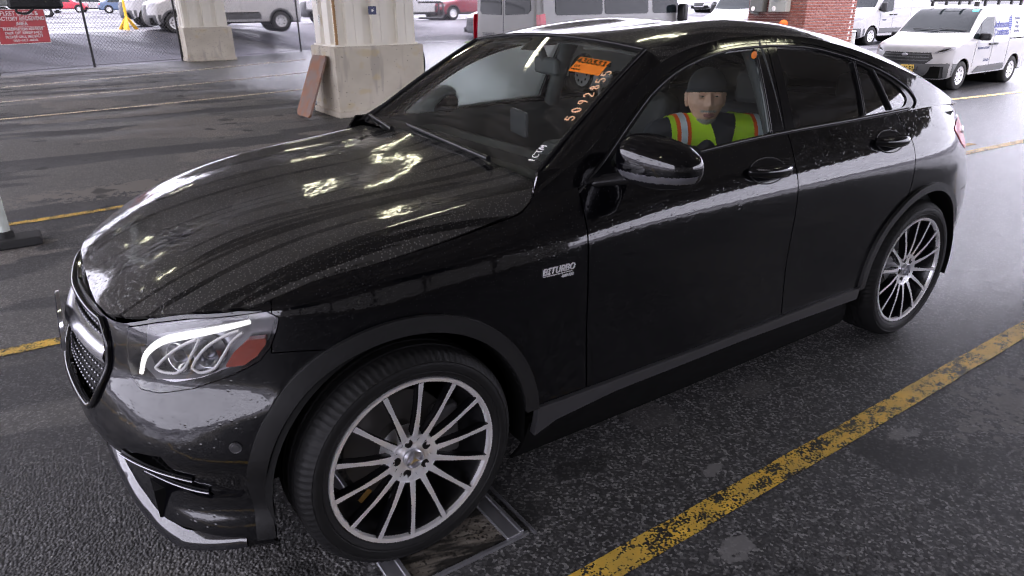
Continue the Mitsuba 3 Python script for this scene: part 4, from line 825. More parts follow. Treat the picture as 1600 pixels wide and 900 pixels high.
k = part(SUV, 'rear_bench', rbox((.18, 1.30, .55), .07, (2.95, 0, .92))+rbox((.5, 1.3, .16), .06, (2.62, 0, .62)), 'cabin_black')
for y in (-.42, .42): part(k, 'headrest', rbox((.10, .26, .15), .04, (2.98, y, 1.25)), 'cabin_black')
hl = np.array([roof_section(u) for u in np.linspace(.03, .62, 24)]); hl[:, :, 2] -= .03; hl[:, :, 1] *= .97; h2 = grid(hl); part(SUV, 'headliner', h2+h2.mirror(), 'cabin_grey')
part(SUV, 'cabin_floor', box((2.6, 1.6, .02), (1.95, 0, .45))+box((.02, 1.6, 1.0), (.62, 0, .62))+box((.02, 1.5, .7), (3.30, 0, .80)), 'cabin_black')
both('door_card', grid([[(x, -.83+.03*q, z) for x in np.linspace(.70, 3.2, 12)] for q, z in ((0, .45), (.3, .8), (0, 1.0), (.9, 1.10), (.4, 1.155))]), 'cabin_dark')
both('inner_pillar', tube([side(1.79, z, -.05) for z in np.linspace(1.15, 1.52, 6)], .045, 8), 'cabin_dark')
part(SUV, 'rear_view_mirror', rbox((.035, .24, .075), .016).xf(frame((1.16, -.02, 1.435), unit((1, -.25, -.1)), unit((.25, 1, 0)), (0, 0, 1)))+tube([(1.16, 0, 1.46), (1.13, 0, 1.525)], .018, 8), 'cabin_dark')
both('sun_visor', rbox((.14, .36, .015), .006, (1.30, -.36, 1.515)), 'cabin_grey')
part(SUV, 'passenger_belt', tube([(2.02, .62, 1.30), (2.0, .60, 1.0), (1.98, .62, .6)], .012, 4), 'cabin_grey')
# ------------------------------------------------------------------ vehicles standing outside (local frame as the SUV's: x rearward from the nose, y to its right, z up)
def chaikin(p, n=3):
    p = np.asarray(p, float)
    for _ in range(n): a, b = p[:-1], p[1:]; p = np.vstack([p[:1], np.stack([.75*a+.25*b, .25*a+.75*b], 1).reshape(-1, 2), p[-1:]])
    return p
def wheel_set(R, W, spokes=8):
    h = W/2; ty = lathe([(R*.62, -h+.02), (R*.66, -h), (R*.9, -h+.002), (R*.985, -h+.025), (R, -h+.05), (R, h-.05), (R*.9, h), (R*.62, h)], 40)
    rim = lathe([(0, -h+.028), (R*.16, -h+.02), (R*.20, -h+.035), (R*.46, -h+.03), (R*.58, -h+.018), (R*.63, -h+.012), (R*.645, -h+.03), (R*.6, h*.3)], 40)
    hol = M()
    for k in range(spokes): a = 2*math.pi*k/spokes; hol.add(*lathe([(0, -.004), (R*.075, 0)], 10).xf(mat4((R*.40*math.cos(a), -h+.027, R*.40*math.sin(a)))).arr())
    return ty, rim, hol
class Veh:
    def __init__(s, name, label, cat, loc, rz, L, W, chain, wheels, R=.33, group=None, tum=.14, zs=.95, bow=.28, rbow=.10, r=.10, paint='van_white', k=3, scale=1.0, spokes=8, rimb='wheel_cover'):
        s.key = thing(name, label, cat, group); s.X = mat4(loc, rz, scale); s.L, s.W, s.tum, s.zs, s.bow, s.rbow, s.r = L, W/2, tum, zs, bow, rbow, r
        c = chaikin(chain, k); d = np.r_[0, np.cumsum(np.linalg.norm(np.diff(c, axis=0), axis=1))]; s.t = d/d[-1]; s.c = c; s.len = d[-1]; s.H = c[:, 1].max()
        g = np.gradient(c, s.t, axis=0); g /= np.linalg.norm(g, axis=1, keepdims=True); s.n = np.stack([-g[:, 1], g[:, 0]], 1)
        n = 300; tt = np.linspace(0, 1, n); vv = np.sin(np.linspace(-1, 1, 33)*np.pi/2)
        sh = grid(s.strip(*np.meshgrid(tt, vv, indexing='ij')))
        e = s.strip(tt, np.full(n, -1.0)); poly = sg.Polygon([(a, b) for a, b in e[:, [0, 2]]]).buffer(0); x0 = np.array(chain)[:, 0].min()
        for wx in wheels: poly = poly.difference(sg.Point(wx, R).buffer(R*1.17, quad_segs=16)).difference(sg.box(wx-R*1.17, -1, wx+R*1.17, R))
        if poly.geom_type != 'Polygon': poly = max(poly.geoms, key=lambda q: q.area)
        s.poly = poly; sd = panel(poly, s.side, .12, flange=.03); s.add('body', sh+sd+sd.mirror(), paint)
        s.add('underbody', box((L*.96, W*.86, .25), (L*.5, 0, c[0, 1]+.16)), 'liner')
        ty, rm, ho = wheel_set(R, .22, spokes)
        for wx in wheels:
            for sg_ in (1, -1):
                m = mat4((wx, -sg_*(W/2-.125), R)) @ np.diag([1, sg_, 1, 1.]); k_ = s.add('wheel', rm, rimb, m); part(k_, 'tyre', ty, 'tyre_plain', s.X@m); part(k_, 'hole', ho, 'ink', s.X@m)
            s.add('wheel_well', lathe([(0, .0), (R*1.16, 0), (R*1.16, -.01), (R*1.16, -W+.30)], 30).xf(mat4((wx, W/2-.15, R))), 'liner')
    def w(s, x, z):
        x, z = np.asarray(x, float), np.asarray(z, float); a = 1-s.tum*np.clip((z-s.zs)/max(.1, s.H-s.zs), 0, 1)**1.5-.05*np.clip((.5-z)/.35, 0, 1); return s.W*a*(1-.05*np.clip((.8-x)/.8, 0, 1)**2-.03*np.clip((x-s.L+.8)/.8, 0, 1)**2)
    def strip(s, t, v, off=0.0):
        t, v = np.asarray(t, float), np.asarray(v, float); I = lambda a: np.interp(t, s.t, a)
        nx, nz = I(s.n[:, 0]), I(s.n[:, 1]); q = np.clip((np.abs(v)-.80)/.20, 0, 1); ins = s.r*(1-np.sqrt(np.clip(1-q*q, 0, 1)))-off
        x, z = I(s.c[:, 0])-nx*ins, I(s.c[:, 1])-nz*ins; b = np.abs(v)**2.4; x = x+s.bow*b*np.clip((1.5-x)/1.5, 0, 1)**1.4-s.rbow*b*np.clip((x-s.L+.8)/.8, 0, 1)**1.4
        return np.stack([x, v*s.w(x, z), z], -1)
    def side(s, x, z, off=0.0): x, z = np.asarray(x, float), np.asarray(z, float); return np.stack([x, -(s.w(x, z)+off), z], -1)
    def add(s, name, m, b, xf=None, **kw): return part(s.key, name, m, b, s.X if xf is None else s.X@xf, **kw)
    def on_side(s, name, poly, b, off=.009, h=.10, sides=(1, -1), **kw):
        m = panel(poly, s.side, h, off, .012); return [s.add(name, m if q == 1 else m.mirror(), b, **kw) for q in sides]
    def tz(s, z, front=True):
        """t where the outline reaches height z at the front (or the rear)"""
        i = np.argmax(s.c[:, 1]); return float(np.interp(z, s.c[:i, 1], s.t[:i])) if front else float(np.interp(-z, -s.c[i:, 1], s.t[i:]))
    def tx(s, x): i = np.searchsorted(np.maximum.accumulate(s.c[:, 0]), x); return float(s.t[min(i, len(s.t)-1)])
    def on_strip(s, name, pts, b, off=.012, h=.06, **kw):
        pg = sg.Polygon([(t*s.len, v*s.W) for t, v in pts]).buffer(0)
        return s.add(name, panel(pg, lambda t, v, o=0.: s.strip(t/s.len, v/s.W, o), h, off, .012, e=2e-3), b, **kw)
    def lettering(s, txt, h, x, z, b, sgn=1, bold=True, name='lettering'):
        m = text(txt, h, .002, bold); v, f, _ = m.arr(); P = s.side(x+v[:, 0], z+v[:, 1], .006+v[:, 2]); P = P if sgn == 1 else P*[1, -1, 1]; s.add(name, M().tm(trimesh.Trimesh(P, f, process=False), 20), b)
def rpoly(p, r): return rounded(sg.Polygon(p), r)
# --- small white service van at the right
cv = Veh('service_van', 'small white service van with roof rack and blue lettering on its side, at the right', 'van', (14.05, 5.26, 0), math.radians(1.3), 4.42, 1.83,
         [(.10, .26), (.0, .36), (-.02, .62), (.0, .80), (.04, .95), (.12, 1.03), (.55, 1.12), (.98, 1.20), (1.30, 1.46), (1.62, 1.70), (1.85, 1.79), (2.6, 1.84), (3.6, 1.83), (4.22, 1.79), (4.36, 1.70), (4.42, 1.2), (4.44, .60), (4.38, .32)], (.86, 3.52), .325, r=.09, bow=.34, scale=.87)
A, B_, C_ = cv.tz(.30), cv.tz(.64), cv.tz(.60)
cv.on_strip('front_bumper', [(cv.tz(.28), -1), (cv.tz(.62), -1), (cv.tz(.60), -.6), (cv.tz(.60), .6), (cv.tz(.62), 1), (cv.tz(.28), 1)], 'van_grey')
cv.on_side('bumper_corner', sg.Polygon([(.0, .28), (.58, .28), (.58, .60), (.0, .625)]).intersection(cv.poly), 'van_grey')
cv.on_strip('grille', [(cv.tz(.60), -.52), (cv.tz(.72), -.66), (cv.tz(.84), -.60), (cv.tz(.84), .60), (cv.tz(.72), .66), (cv.tz(.60), .52)], 'van_grey_dark', .014)
for zz in (.66, .73, .79): cv.on_strip('grille_bar', [(cv.tz(zz), -.58), (cv.tz(zz+.022), -.58), (cv.tz(zz+.022), .58), (cv.tz(zz), .58)], 'van_grey', .026)
ov = cv.strip(cv.tz(.79), 0., .03); cv.add('emblem', lathe([(0, .012), (.065, .010), (.075, 0)], 24).xf(frame(ov, (0, 1, 0), (-1, 0, .1), (0, 0, .45))), 'silver')
cv.on_strip('lower_intake', [(cv.tz(.31), -.40), (cv.tz(.37), -.45), (cv.tz(.37), .45), (cv.tz(.31), .40)], 'ink', .012)
for q in (-1, 1): cv.on_strip('fog_lamp_recess', [(cv.tz(.40), q*.66), (cv.tz(.47), q*.64), (cv.tz(.47), q*.78), (cv.tz(.42), q*.80)][::q], 'ink', .014)
for q in (-1, 1): cv.on_strip('headlight', [(cv.tz(.82), q*.64), (cv.tz(.90), q*.72), (cv.tz(1.00), q*.99), (cv.tz(.93), q*.99), (cv.tz(.83), q*.80)][::q], 'veh_lamp', .010)
cv.on_side('headlight_wing', rpoly([(.10, .86), (.20, .83), (.62, 1.02), (.55, 1.05), (.20, .98)], .01).intersection(cv.poly), 'veh_lamp', .008)
for q in (-1, 1): cv.on_strip('lamp_mask', [(cv.tz(.845), q*.70), (cv.tz(.90), q*.78), (cv.tz(.95), q*.93), (cv.tz(.88), q*.86)][::q], 'ink', .014)
pf = cv.strip(cv.tz(.50), -.12, .018); mp = frame(pf, (0, -1, 0), (.04, 0, 1), (-1, 0, .04)); k = cv.add('number_plate', rbox((.31, .155, .008), .01).xf(mp), 'plate_yellow', label='yellow number plate'); part(k, 'characters', text('M6K 9LJ', .085, .002, True).xf(mp@mat4((0, -.045, .005))), 'ink', cv.X)
t0, t1 = cv.tx(1.02), cv.tx(1.74); cv.on_strip('windshield', [(t0, -.90), (t1, -.87), (t1+.006, 0), (t1, .87), (t0, .90), (t0-.008, 0)], 'van_glass', .006)
cv.on_strip('windshield_sticker', [(t1-.022, -.82), (t1-.006, -.82), (t1-.006, -.64), (t1-.022, -.66)], 'teal_paper', .012)
cv.add('rear_view_mirror', rbox((.04, .24, .09), .02, (1.80, 0, 1.60)), 'ink')
for q in (-.5, .2): cv.add('wiper', tube([cv.strip(t0+.004, q-.35, .03), cv.strip(t0+.012, q+.35, .03)], .010, 5), 'satin_black')
cv.on_side('front_window', rpoly([(1.08, 1.13), (1.55, 1.50), (1.72, 1.575), (2.10, 1.585), (2.12, 1.14), (1.4, 1.10)], .03), 'van_glass')
cv.on_side('window_pillar', sg.Polygon([(1.40, 1.09), (1.435, 1.09), (1.47, 1.45), (1.435, 1.43)]), 'ink', .010)
cv.on_side('side_moulding', rpoly([(1.38, .36), (1.60, .50), (2.92, .52), (3.02, .40), (2.90, .36)], .015), 'van_grey', .014)
for a in ([(2.17, .28), (2.17, 1.60)], [(3.02, .45), (3.02, 1.60)], [(1.30, .50), (1.34, 1.05)]): cv.add('door_seam', tube(cv.side(*(smooth_line(a, 12).T), .001), .006, 4), 'van_seam'); cv.add('door_seam', tube(cv.side(*(smooth_line(a, 12).T), .001)*[1, -1, 1], .006, 4), 'van_seam')
for x in (2.06, 2.30):
    for q in (1, -1): cv.add('door_handle', rbox((.19, .05, .045), .018, (x, -q*(cv.w(x, .98)+.015), .98)), 'satin_black')
cv.on_side('slide_rail', sg.box(3.05, 1.06, 4.1, 1.085), 'ink', .004)
for q in (1, -1):
    m = rbox((.12, .24, .17), .05, (1.42, -(cv.w(1.4, 1.2)+.14), 1.16)); cv.add('door_mirror', m if q == 1 else m.mirror(), 'satin_black')
globe = extrude(sa.scale(sg.Point(0, 0).buffer(.14), .62, 1.15).difference(shapely.union_all([sg.box(-.2, z, .2, z+.012) for z in np.arange(-.14, .15, .045)])), .002); v, f, _ = globe.arr(); cv.add('globe_mark', M().tm(trimesh.Trimesh(cv.side(2.97+v[:, 0], 1.43+v[:, 1], .006+v[:, 2]), f, process=False), 20), 'van_blue')
cv.lettering('Johnson', .14, 2.50, 1.335, 'van_blue'); cv.lettering('Controls', .14, 2.55, 1.165, 'van_blue')
for i, tx_ in enumerate(('Controls', 'Fire', 'HVAC', 'Security')): cv.lettering(tx_, .055, 3.35, 1.50-.095*i, 'ink_blue')
cv.lettering('IMAGING SYSTEMS', .045, 1.72, .88, 'ink_blue'); cv.lettering('JCI1024', .05, 1.98, .60, 'ink_blue')
for y in (-.58, .58): cv.add('rack_rail', tube([(1.9, y, 1.93), (4.1, y, 1.93)], .018, 6), 'black_metal')
for x in (2.05, 2.75, 3.45, 4.0): cv.add('rack_bar', tube([(x, -.66, 1.95), (x, .66, 1.95)], .02, 6), 'black_metal'); [cv.add('rack_foot', box((.06, .05, .12), (x, y_, 1.87)), 'black_metal') for y_ in (-.6, .6)]
for x, y in ((2.75, -.45), (2.75, .35)): cv.add('ladder_clamp', rbox((.10, .10, .16), .02, (x, y, 2.03)), 'black_metal')
lad = thing('roof_ladder', 'dark ladder lying on the roof rack of the small white service van', 'ladder')
for y in (-.15, .30): part(lad, 'stile', tube([(1.65, y, 1.99), (4.2, y, 1.99)], .025, 6), 'black_metal', cv.X)
for x in np.arange(1.8, 4.2, .3): part(lad, 'rung', tube([(x, -.15, 1.99), (x, .30, 1.99)], .014, 6), 'black_metal', cv.X)
cv.add('beacon', lathe([(0, .10), (.05, .09), (.06, .0)], 20, 'z').xf(mat4((1.98, -.45, 1.81))), 'black_metal')
# --- tall white vans: a chain for each size
def tall(L, H): return [(.12, .28), (.0, .40), (-.02, .62), (.0, .90), (.06, 1.06), (.16, 1.14), (.62, 1.28), (.95, 1.36), (1.40, 1.90), (1.72, 2.22), (2.0, H-.14), (2.6, H), (L-1, H), (L-.12, H-.04), (L-.03, H-.2), (L, 1.2), (L+.02, .6), (L-.05, .34)]
def tall_van(label, loc, rz, L=5.5, H=2.5, wheels=(.98, 4.25), lamp='veh_lamp', group=None, bump='van_grey', R=.36, windows=False, rear=False, arch=False):
    v = Veh('cargo_van' if not windows else 'passenger_van', label, 'van', loc, rz, L, 2.03, tall(L, H), wheels, R, group, tum=.12, zs=1.1, bow=.34, r=.12, rimb='wheel_steel')
    v.on_strip('front_bumper', [(v.tz(.30), -1), (v.tz(.66), -1), (v.tz(.66), 1), (v.tz(.30), 1)], bump); v.on_side('bumper_corner', sg.Polygon([(.0, .3), (.52, .3), (.52, .66), (.0, .66)]).intersection(v.poly), bump)
    v.on_strip('grille', [(v.tz(.66), -.50), (v.tz(.72), -.58), (v.tz(1.02), -.52), (v.tz(1.02), .52), (v.tz(.72), .58), (v.tz(.66), .50)], 'van_grey_dark', .012)
    for zz in (.76, .85, .94): v.on_strip('grille_bar', [(v.tz(zz), -.5), (v.tz(zz+.02), -.5), (v.tz(zz+.02), .5), (v.tz(zz), .5)], 'van_grey', .022)
    for q in (-1, 1): v.on_strip('headlight', [(v.tz(.92), q*.66), (v.tz(1.04), q*.64), (v.tz(1.12), q*.96), (v.tz(1.00), q*.96)][::q], lamp, .010)
    v.on_side('headlight_wing', rpoly([(.12, .95), (.30, .98), (.58, 1.16), (.40, 1.16), (.14, 1.08)], .01).intersection(v.poly), lamp, .008)
    t0, t1 = v.tx(1.0), v.tx(1.66); v.on_strip('windshield', [(t0, -.90), (t1, -.88), (t1+.004, 0), (t1, .88), (t0, .90), (t0-.006, 0)], 'van_glass', .006)
    v.on_side('front_window', rpoly([(1.20, 1.36), (1.48, 1.72), (1.72, 1.88), (2.20, 1.90), (2.22, 1.32), (1.6, 1.26)], .04), 'van_glass')
    v.on_side('side_moulding', rpoly([(1.45, .46), (L-1.75 if len(wheels) > 1 else 3, .46), (L-1.75, .66), (1.45, .66)], .02), bump, .010)
    for a in ([(1.42, .66), (1.40, 1.25)], [(2.28, .32), (2.28, 2.0)], [(3.5, .32), (3.5, 2.1)], [(2.28, 1.42), (L-.2, 1.42)]):
        q = v.side(*smooth_line(a, 14).T, .001); v.add('door_seam', tube(q, .007, 4)+tube(q*[1, -1, 1], .007, 4), 'van_seam')
    for x in (2.12, 2.42):
        for q in (1, -1): v.add('door_handle', rbox((.20, .05, .05), .018, (x, -q*(v.w(x, 1.18)+.015), 1.18)), 'satin_black')
    for q in (1, -1): m = rbox((.16, .22, .38), .06, (1.34, -(v.w(1.4, 1.5)+.16), 1.48))+tube([(1.40, -v.w(1.4, 1.4)+.05, 1.36), (1.36, -(v.w(1.4, 1.5)+.12), 1.40)], .03, 6); v.add('door_mirror', m if q == 1 else m.mirror(), 'satin_black')
    if arch:
        for wx in wheels: v.on_side('arch_moulding', sg.Point(wx, R).buffer(R*1.34).difference(sg.Point(wx, R).buffer(R*1.18)).intersection(sg.box(0, R*.8, 9, 3)).intersection(v.poly), bump, .012)
    return v
v2 = tall_van('large white cargo van parked between the brick corner and the small service van', (27.6, 15.6, 0), math.radians(-3), 5.6, 2.55, (1.0, 4.6))
v2.lettering('TRANSIT', .05, 1.7, .95, 'ink_blue')
v3 = tall_van('long white panel van behind the fence, passing behind the farther column', (3.4, 29.6, .82), math.radians(-2), 6.0, 2.5, (1.0, 5.05), arch=True, bump='van_dark', R=.37)
v3.add('side_strip', box((2.2, .02, .05), (3.1, -1.03, .70)), 'ink')
v4 = tall_van('white van with a red tail edge behind the long panel van', (11.2, 34.2, .95), math.radians(-2), 5.6, 2.5, (1.0, 4.6), bump='van_dark'); v4.add('red_edge', box((.05, .04, 1.0), (.55, -1.0, 1.2)), 'red_lens')
v5 = tall_van('white van with a dark grille half hidden behind the passenger van', (18.4, 29.9, .1), math.radians(0), 5.6, 2.5, (1.0, 4.6))
v6 = tall_van('white van showing its mirror and bonnet left of the brick corner', (22.4, 17.6, 0), math.radians(2), 5.6, 2.55, (1.0, 4.6), lamp='veh_lamp')
v7 = tall_van('white vehicle with a dark bumper just showing in front of the long panel van', (3.3, 36.0, 1.0), math.radians(2), 5.4, 2.4, (1.0, 4.4), bump='van_dark')
# --- white passenger van seen from behind, just over the roof of the SUV
pv = Veh('passenger_van', 'white passenger van seen from behind with a red tail lamp, just over the windshield', 'van', (12.8, 10.44, 0), math.radians(187.6), 5.6, 2.06, tall(5.6, 2.55), (1.0, 4.35), .36, None, tum=.12, zs=1.1, bow=.34, rbow=.06, r=.10, rimb='wheel_steel', paint='van_pearl')
R_ = lambda z: pv.tz(z, False)
for q in (-1, 1): pv.on_strip('rear_window', [(R_(2.20), q*.06), (R_(2.20), q*.74), (R_(1.60), q*.78), (R_(1.53), q*.70), (R_(1.51), q*.06)][::-q], 'van_glass')
pv.add('rear_seam', tube(pv.strip(np.linspace(R_(2.3), R_(.6), 12), np.zeros(12), .001), .007, 4), 'van_seam')
pv.add('rear_handle', rbox((.05, .20, .07), .02, (5.66, .06, 1.10)), 'satin_black')
for q, tx_ in ((-.45, 'TRANSIT'), (.52, '350')):
    m = text(tx_, .06, .002, True).xf(frame((5.625, q, 1.12), (0, 1, 0), (0, 0, 1), (1, 0, 0))); pv.add('lettering', m, 'van_seam')
pv.on_side('tail_lamp', rpoly([(5.40, 1.02), (5.545, 1.02), (5.555, 1.52), (5.42, 1.54)], .02), 'red_lens', .02)
for q in (-1, 1): pv.on_strip('tail_lamp', [(R_(1.52), q*.90), (R_(1.52), q*.995), (R_(1.02), q*.995), (R_(1.02), q*.92)][::q], 'red_lens', .012)
for a, b in ((1.20, 2.20), (2.36, 3.75), (3.82, 5.15)): pv.on_side('side_window', rpoly([(a, 1.50), (b, 1.50), (b, 2.10), (a+(.35 if a < 2 else 0), 2.10)], .07), 'van_glass')
pv.on_side('rub_strip', sg.box(2.4, 1.14, 5.0, 1.20), 'van_seam', .006); pv.on_side('slide_rail', sg.box(3.75, 1.10, 5.05, 1.15), 'ink', .010)
for q in (1, -1): m = rbox((.16, .22, .38), .06, (1.34, -(pv.w(1.4, 1.5)+.16), 1.50)); pv.add('door_mirror', m if q == 1 else m.mirror(), 'satin_black')
pv.on_strip('rear_bumper', [(R_(.62), -.99), (R_(.62), .99), (R_(.36), .99), (R_(.36), -.99)], 'van_grey', .03)
# --- far cars
def car(name, label, cat, loc, rz, paint, L=4.6, H=1.68, suv=True, R=.35, scale=1.0):
    ch = [(.10, .26), (.0, .36), (-.02, .55), (.02, .80), (.10, .95), (.9, 1.02), (1.25, 1.10), (1.75, 1.50), (2.05, H-.06), (2.6, H), (3.7, H-.05), (4.2, H-.25), (4.5, 1.1), (4.6, .9), (4.62, .5), (4.5, .3)] if suv else [(.10, .24), (.0, .34), (-.02, .5), (.04, .68), (.3, .80), (1.1, .92), (1.4, 1.0), (2.0, 1.36), (2.5, H), (3.2, H-.04), (3.9, 1.12), (4.5, 1.04), (4.6, .9), (4.62, .45), (4.5, .28)]
    v = Veh(name, label, cat, loc, rz, L, 1.86, ch, (.92, 3.65), R, None, tum=.22, zs=.95, bow=.40, rbow=.2, r=.10, paint=paint, scale=scale, spokes=10, rimb='wheel_cover'); top = H-.10
    v.on_side('side_window', rpoly([(1.55, 1.06), (2.05, top), (3.75, top-.04), (4.15, 1.12)] if suv else [(1.55, .98), (2.15, top), (3.1, top), (3.75, 1.02)], .04), 'van_glass'); v.on_side('window_pillar', sg.box(2.65, 1.0, 2.73, top), 'ink', .010)
    t0, t1 = v.tx(1.30), v.tx(1.98); v.on_strip('windshield', [(t0, -.85), (t1, -.82), (t1, .82), (t0, .85)], 'van_glass')
    v.on_strip('grille', [(v.tz(.50), -.5), (v.tz(.74), -.58), (v.tz(.74), .58), (v.tz(.50), .5)], 'van_grey_dark', .01); v.on_strip('lower_bumper', [(v.tz(.28), -.97), (v.tz(.44), -.97), (v.tz(.44), .97), (v.tz(.28), .97)], 'van_grey_dark', .01)
    for q in (-1, 1): v.on_strip('headlight', [(v.tz(.68), q*.62), (v.tz(.78), q*.62), (v.tz(.84), q*.97), (v.tz(.72), q*.97)][::q], 'veh_lamp', .012)
    if suv:
        for wx in (.92, 3.65): v.on_side('arch_moulding', sg.Point(wx, R).buffer(R*1.30).difference(sg.Point(wx, R).buffer(R*1.17)).intersection(sg.box(0, R*.8, 9, 3)).intersection(v.poly), 'van_grey_dark', .012)
        v.on_side('sill_moulding', sg.box(1.4, .26, 3.2, .42).intersection(v.poly), 'van_grey_dark', .012)
    v.on_strip('tail_lamp', [(v.tz(.95, False), .70), (v.tz(.95, False), .97), (v.tz(.78, False), .97), (v.tz(.78, False), .70)], 'red_lens', .012)
    return v
gz = lambda x, y: float(ground_z(np.array(x), np.array(y)))
for nm, lb, ct, x, y, rz, pt, suv in (('parked_suv', 'maroon SUV beside the windshield pillar, beyond the fence', 'car', 19.4, 36.0, 0, 'maroon', True), ('pickup_truck', 'white vehicle with dark wheel arches at the right edge of the nearer column', 'car', 16.4, 36.6, 180, 'van_white', True),
                                      ('parked_suv', 'white SUV beyond the yellow stand', 'car', 10.2, 82.0, 172, 'van_white', True), ('parked_car', 'dark blue car left of the white SUV beyond the yellow stand', 'car', 6.4, 84.0, 176, 'car_blue', False), ('parked_car', 'bright red car beyond the fence, right of the red sign', 'car', 1.6, 92.0, 172, 'car_red', True),
                                      ('parked_suv', 'white SUV between the red car and the dark blue car', 'car', 5.0, 98.0, 170, 'van_white', True), ('parked_car', 'silver blue car at the upper left corner above the red sign', 'car', -2.3, 66.0, 175, 'car_silver', False)):
    m = mat4((0, 0, 0), math.radians(rz)); car(nm, lb, ct, (x+(4.6 if rz > 90 else 0), y, gz(x, y)), math.radians(rz), pt, suv=suv)
for i, (x, y, rz, pt) in enumerate(((-8, 74, 4, 'van_white'), (30, 78, 6, 'car_silver'), (38, 60, 3, 'van_white'), (24, 84, 176, 'car_black'), (46, 40, 2, 'van_white'))): car('parked_car', ('white car far left beyond the lot', 'silver car far away in the lot', 'white car far right in the lot', 'black car far away in the lot', 'white car at the far right of the lot')[i], 'car', (x, y, gz(x, y)), math.radians(rz), pt)
# hitch frame, yellow stand, brick corner with meters, barrel
HF_ = thing('hitch_frame', 'black tubular hitch frame standing right of the nearer column behind the fence', 'frame'); o = np.array([17.6, 33.6, gz(17.6, 33.6)])
for dy in (0, .5): part(HF_, 'tube', tube(o+np.array(smooth_line([(0, dy, .95), (1.1, dy, .95), (1.25, dy, .85), (1.25, dy, .25), (1.1, dy, .15), (.0, dy, .15)], 30)), .05, 6), 'black_metal')
YS = thing('safety_stand', 'yellow safety stand with splayed feet behind the fence', 'stand'); o = np.array([2.9, 30.6, gz(2.9, 30.6)])
part(YS, 'post', tube([o+[0, 0, .4], o+[0, 0, 1.35]], [.06, .035], 8), 'yellow_bright')
for a in (.4, 2.4, 4.4): part(YS, 'foot', M().tm(trimesh.convex.convex_hull([o+[.05, 0, .5], o+[-.05, .03, .5], o+[.0, -.05, .5], o+[.36*math.cos(a)+.12*math.sin(a), .36*math.sin(a)-.12*math.cos(a), 0], o+[.36*math.cos(a)-.12*math.sin(a), .36*math.sin(a)+.12*math.cos(a), 0], o+[.24*math.cos(a), .24*math.sin(a), 0]]), 20), 'yellow_bright')
BX, BY, BW, BD_, BH = 15.75, 8.86, 2.15, 1.75, 3.6
BR = thing('brick_building', 'red brick building corner with grey meter boxes on its shaded side', 'building'); part(BR, 'core', box((BW-.02, BD_-.02, BH), (BX+BW/2, BY+BD_/2, BH/2)), 'mortar'); part(BR, 'coping', rbox((BW+.1, BD_+.1, .1), .02, (BX+BW/2, BY+BD_/2, BH+.05)), 'concrete')
bk, bh = rbox((.190, .05, .052), .005), rbox((.088, .05, .052), .005); rest = M()
for zz in np.arange(0, int(BH/.068)):
    z = .034+.068*zz; o_ = .105 if zz % 2 else 0
    for face in ('y', 'x'):
        n = int((BW if face == 'y' else BD_)/.207)
        for i in range(-1, n+1):
            c = .0975+o_+.207*i; Lf = BW if face == 'y' else BD_; b_ = bk
            if c < .0: c, b_ = .047, bh
            elif c > Lf-.09: c, b_ = Lf-.047, bh
            if (i == -1 and not o_) or (b_ is bh and i > 0 and c < .0975+o_+.207*(i-1)+.13): continue
            j = RNG.uniform(-.002, .002); m = mat4((BX+c, BY+.012+j, z)) if face == 'y' else mat4((BX+.012+j, BY+c, z), math.pi/2)
            if .80 < z < 1.95: part(BR, 'brick', b_, 'brick', m)
            else: rest.add(*b_.xf(m).arr())
part(BR, 'brickwork', rest, 'brick', kind='stuff')
for y, w, lb, bb in ((10.20, .40, 'dark grey meter box on the brick corner', 'meter_dark'), (9.55, .52, 'light grey meter box with a round meter on the brick corner', 'meter_grey')):
    k = thing('meter_box', lb, 'meter box'); part(k, 'case', rbox((.22, w, .75), .02, (BX-.14, y, 1.83)), bb); part(k, 'seal', lathe([(0, .006), (.06, .004), (.062, 0)], 18).xf(frame((BX-.252, y+.08, 1.54), (0, 1, 0), (-1, 0, 0), (0, 0, 1))), 'white_paint_flat')
    if w > .5: part(k, 'meter', lathe([(0, .07), (.07, .065), (.085, .03), (.095, .028), (.10, 0)], 24).xf(frame((BX-.252, y, 1.86), (0, 1, 0), (-1, 0, 0), (0, 0, 1))), 'silver')
k = thing('conduit', 'curved pale conduit left of the meter boxes on the brick corner', 'pipe'); part(k, 'pipe', tube(smooth_line([(BX-.05, 10.52, 2.4), (BX-.05, 10.52, 1.6), (BX-.08, 10.45, 1.45), (BX-.1, 10.2, 1.42)], 24), .028, 8), 'meter_grey'); part(k, 'clamp', tube([(BX-.05, 10.50, 1.9), (BX-.05, 10.56, 1.9)], .04, 8), 'silver')
k = thing('orange_hose', 'orange hose end under the meter boxes on the brick corner', 'hose'); part(k, 'nozzle', M().tm(trimesh.creation.icosphere(2, .11), 180), 'orange_cloth', mat4((BX-.3, 9.25, 1.17)))
part(k, 'pipe', tube([(BX-.06, 9.25, 0), (BX-.2, 9.25, .9), (BX-.3, 9.25, 1.1)], .03, 8), 'orange_cloth')
bl = lathe([(0, .92), (.24, .91), (.29, .86), (.30, .6), (.31, .58), (.30, .55), (.30, .02), (.28, 0)], 32, 'z'); BL = thing('barrel', 'grey barrel at the right foot of the brick corner', 'barrel'); part(BL, 'drum', bl, 'meter_grey', mat4((19.0, 9.75, 0))); part(BL, 'lid', lathe([(0, .05), (.26, .03), (.31, 0)], 32, 'z'), 'silver', mat4((19.0, 9.75, .90)))
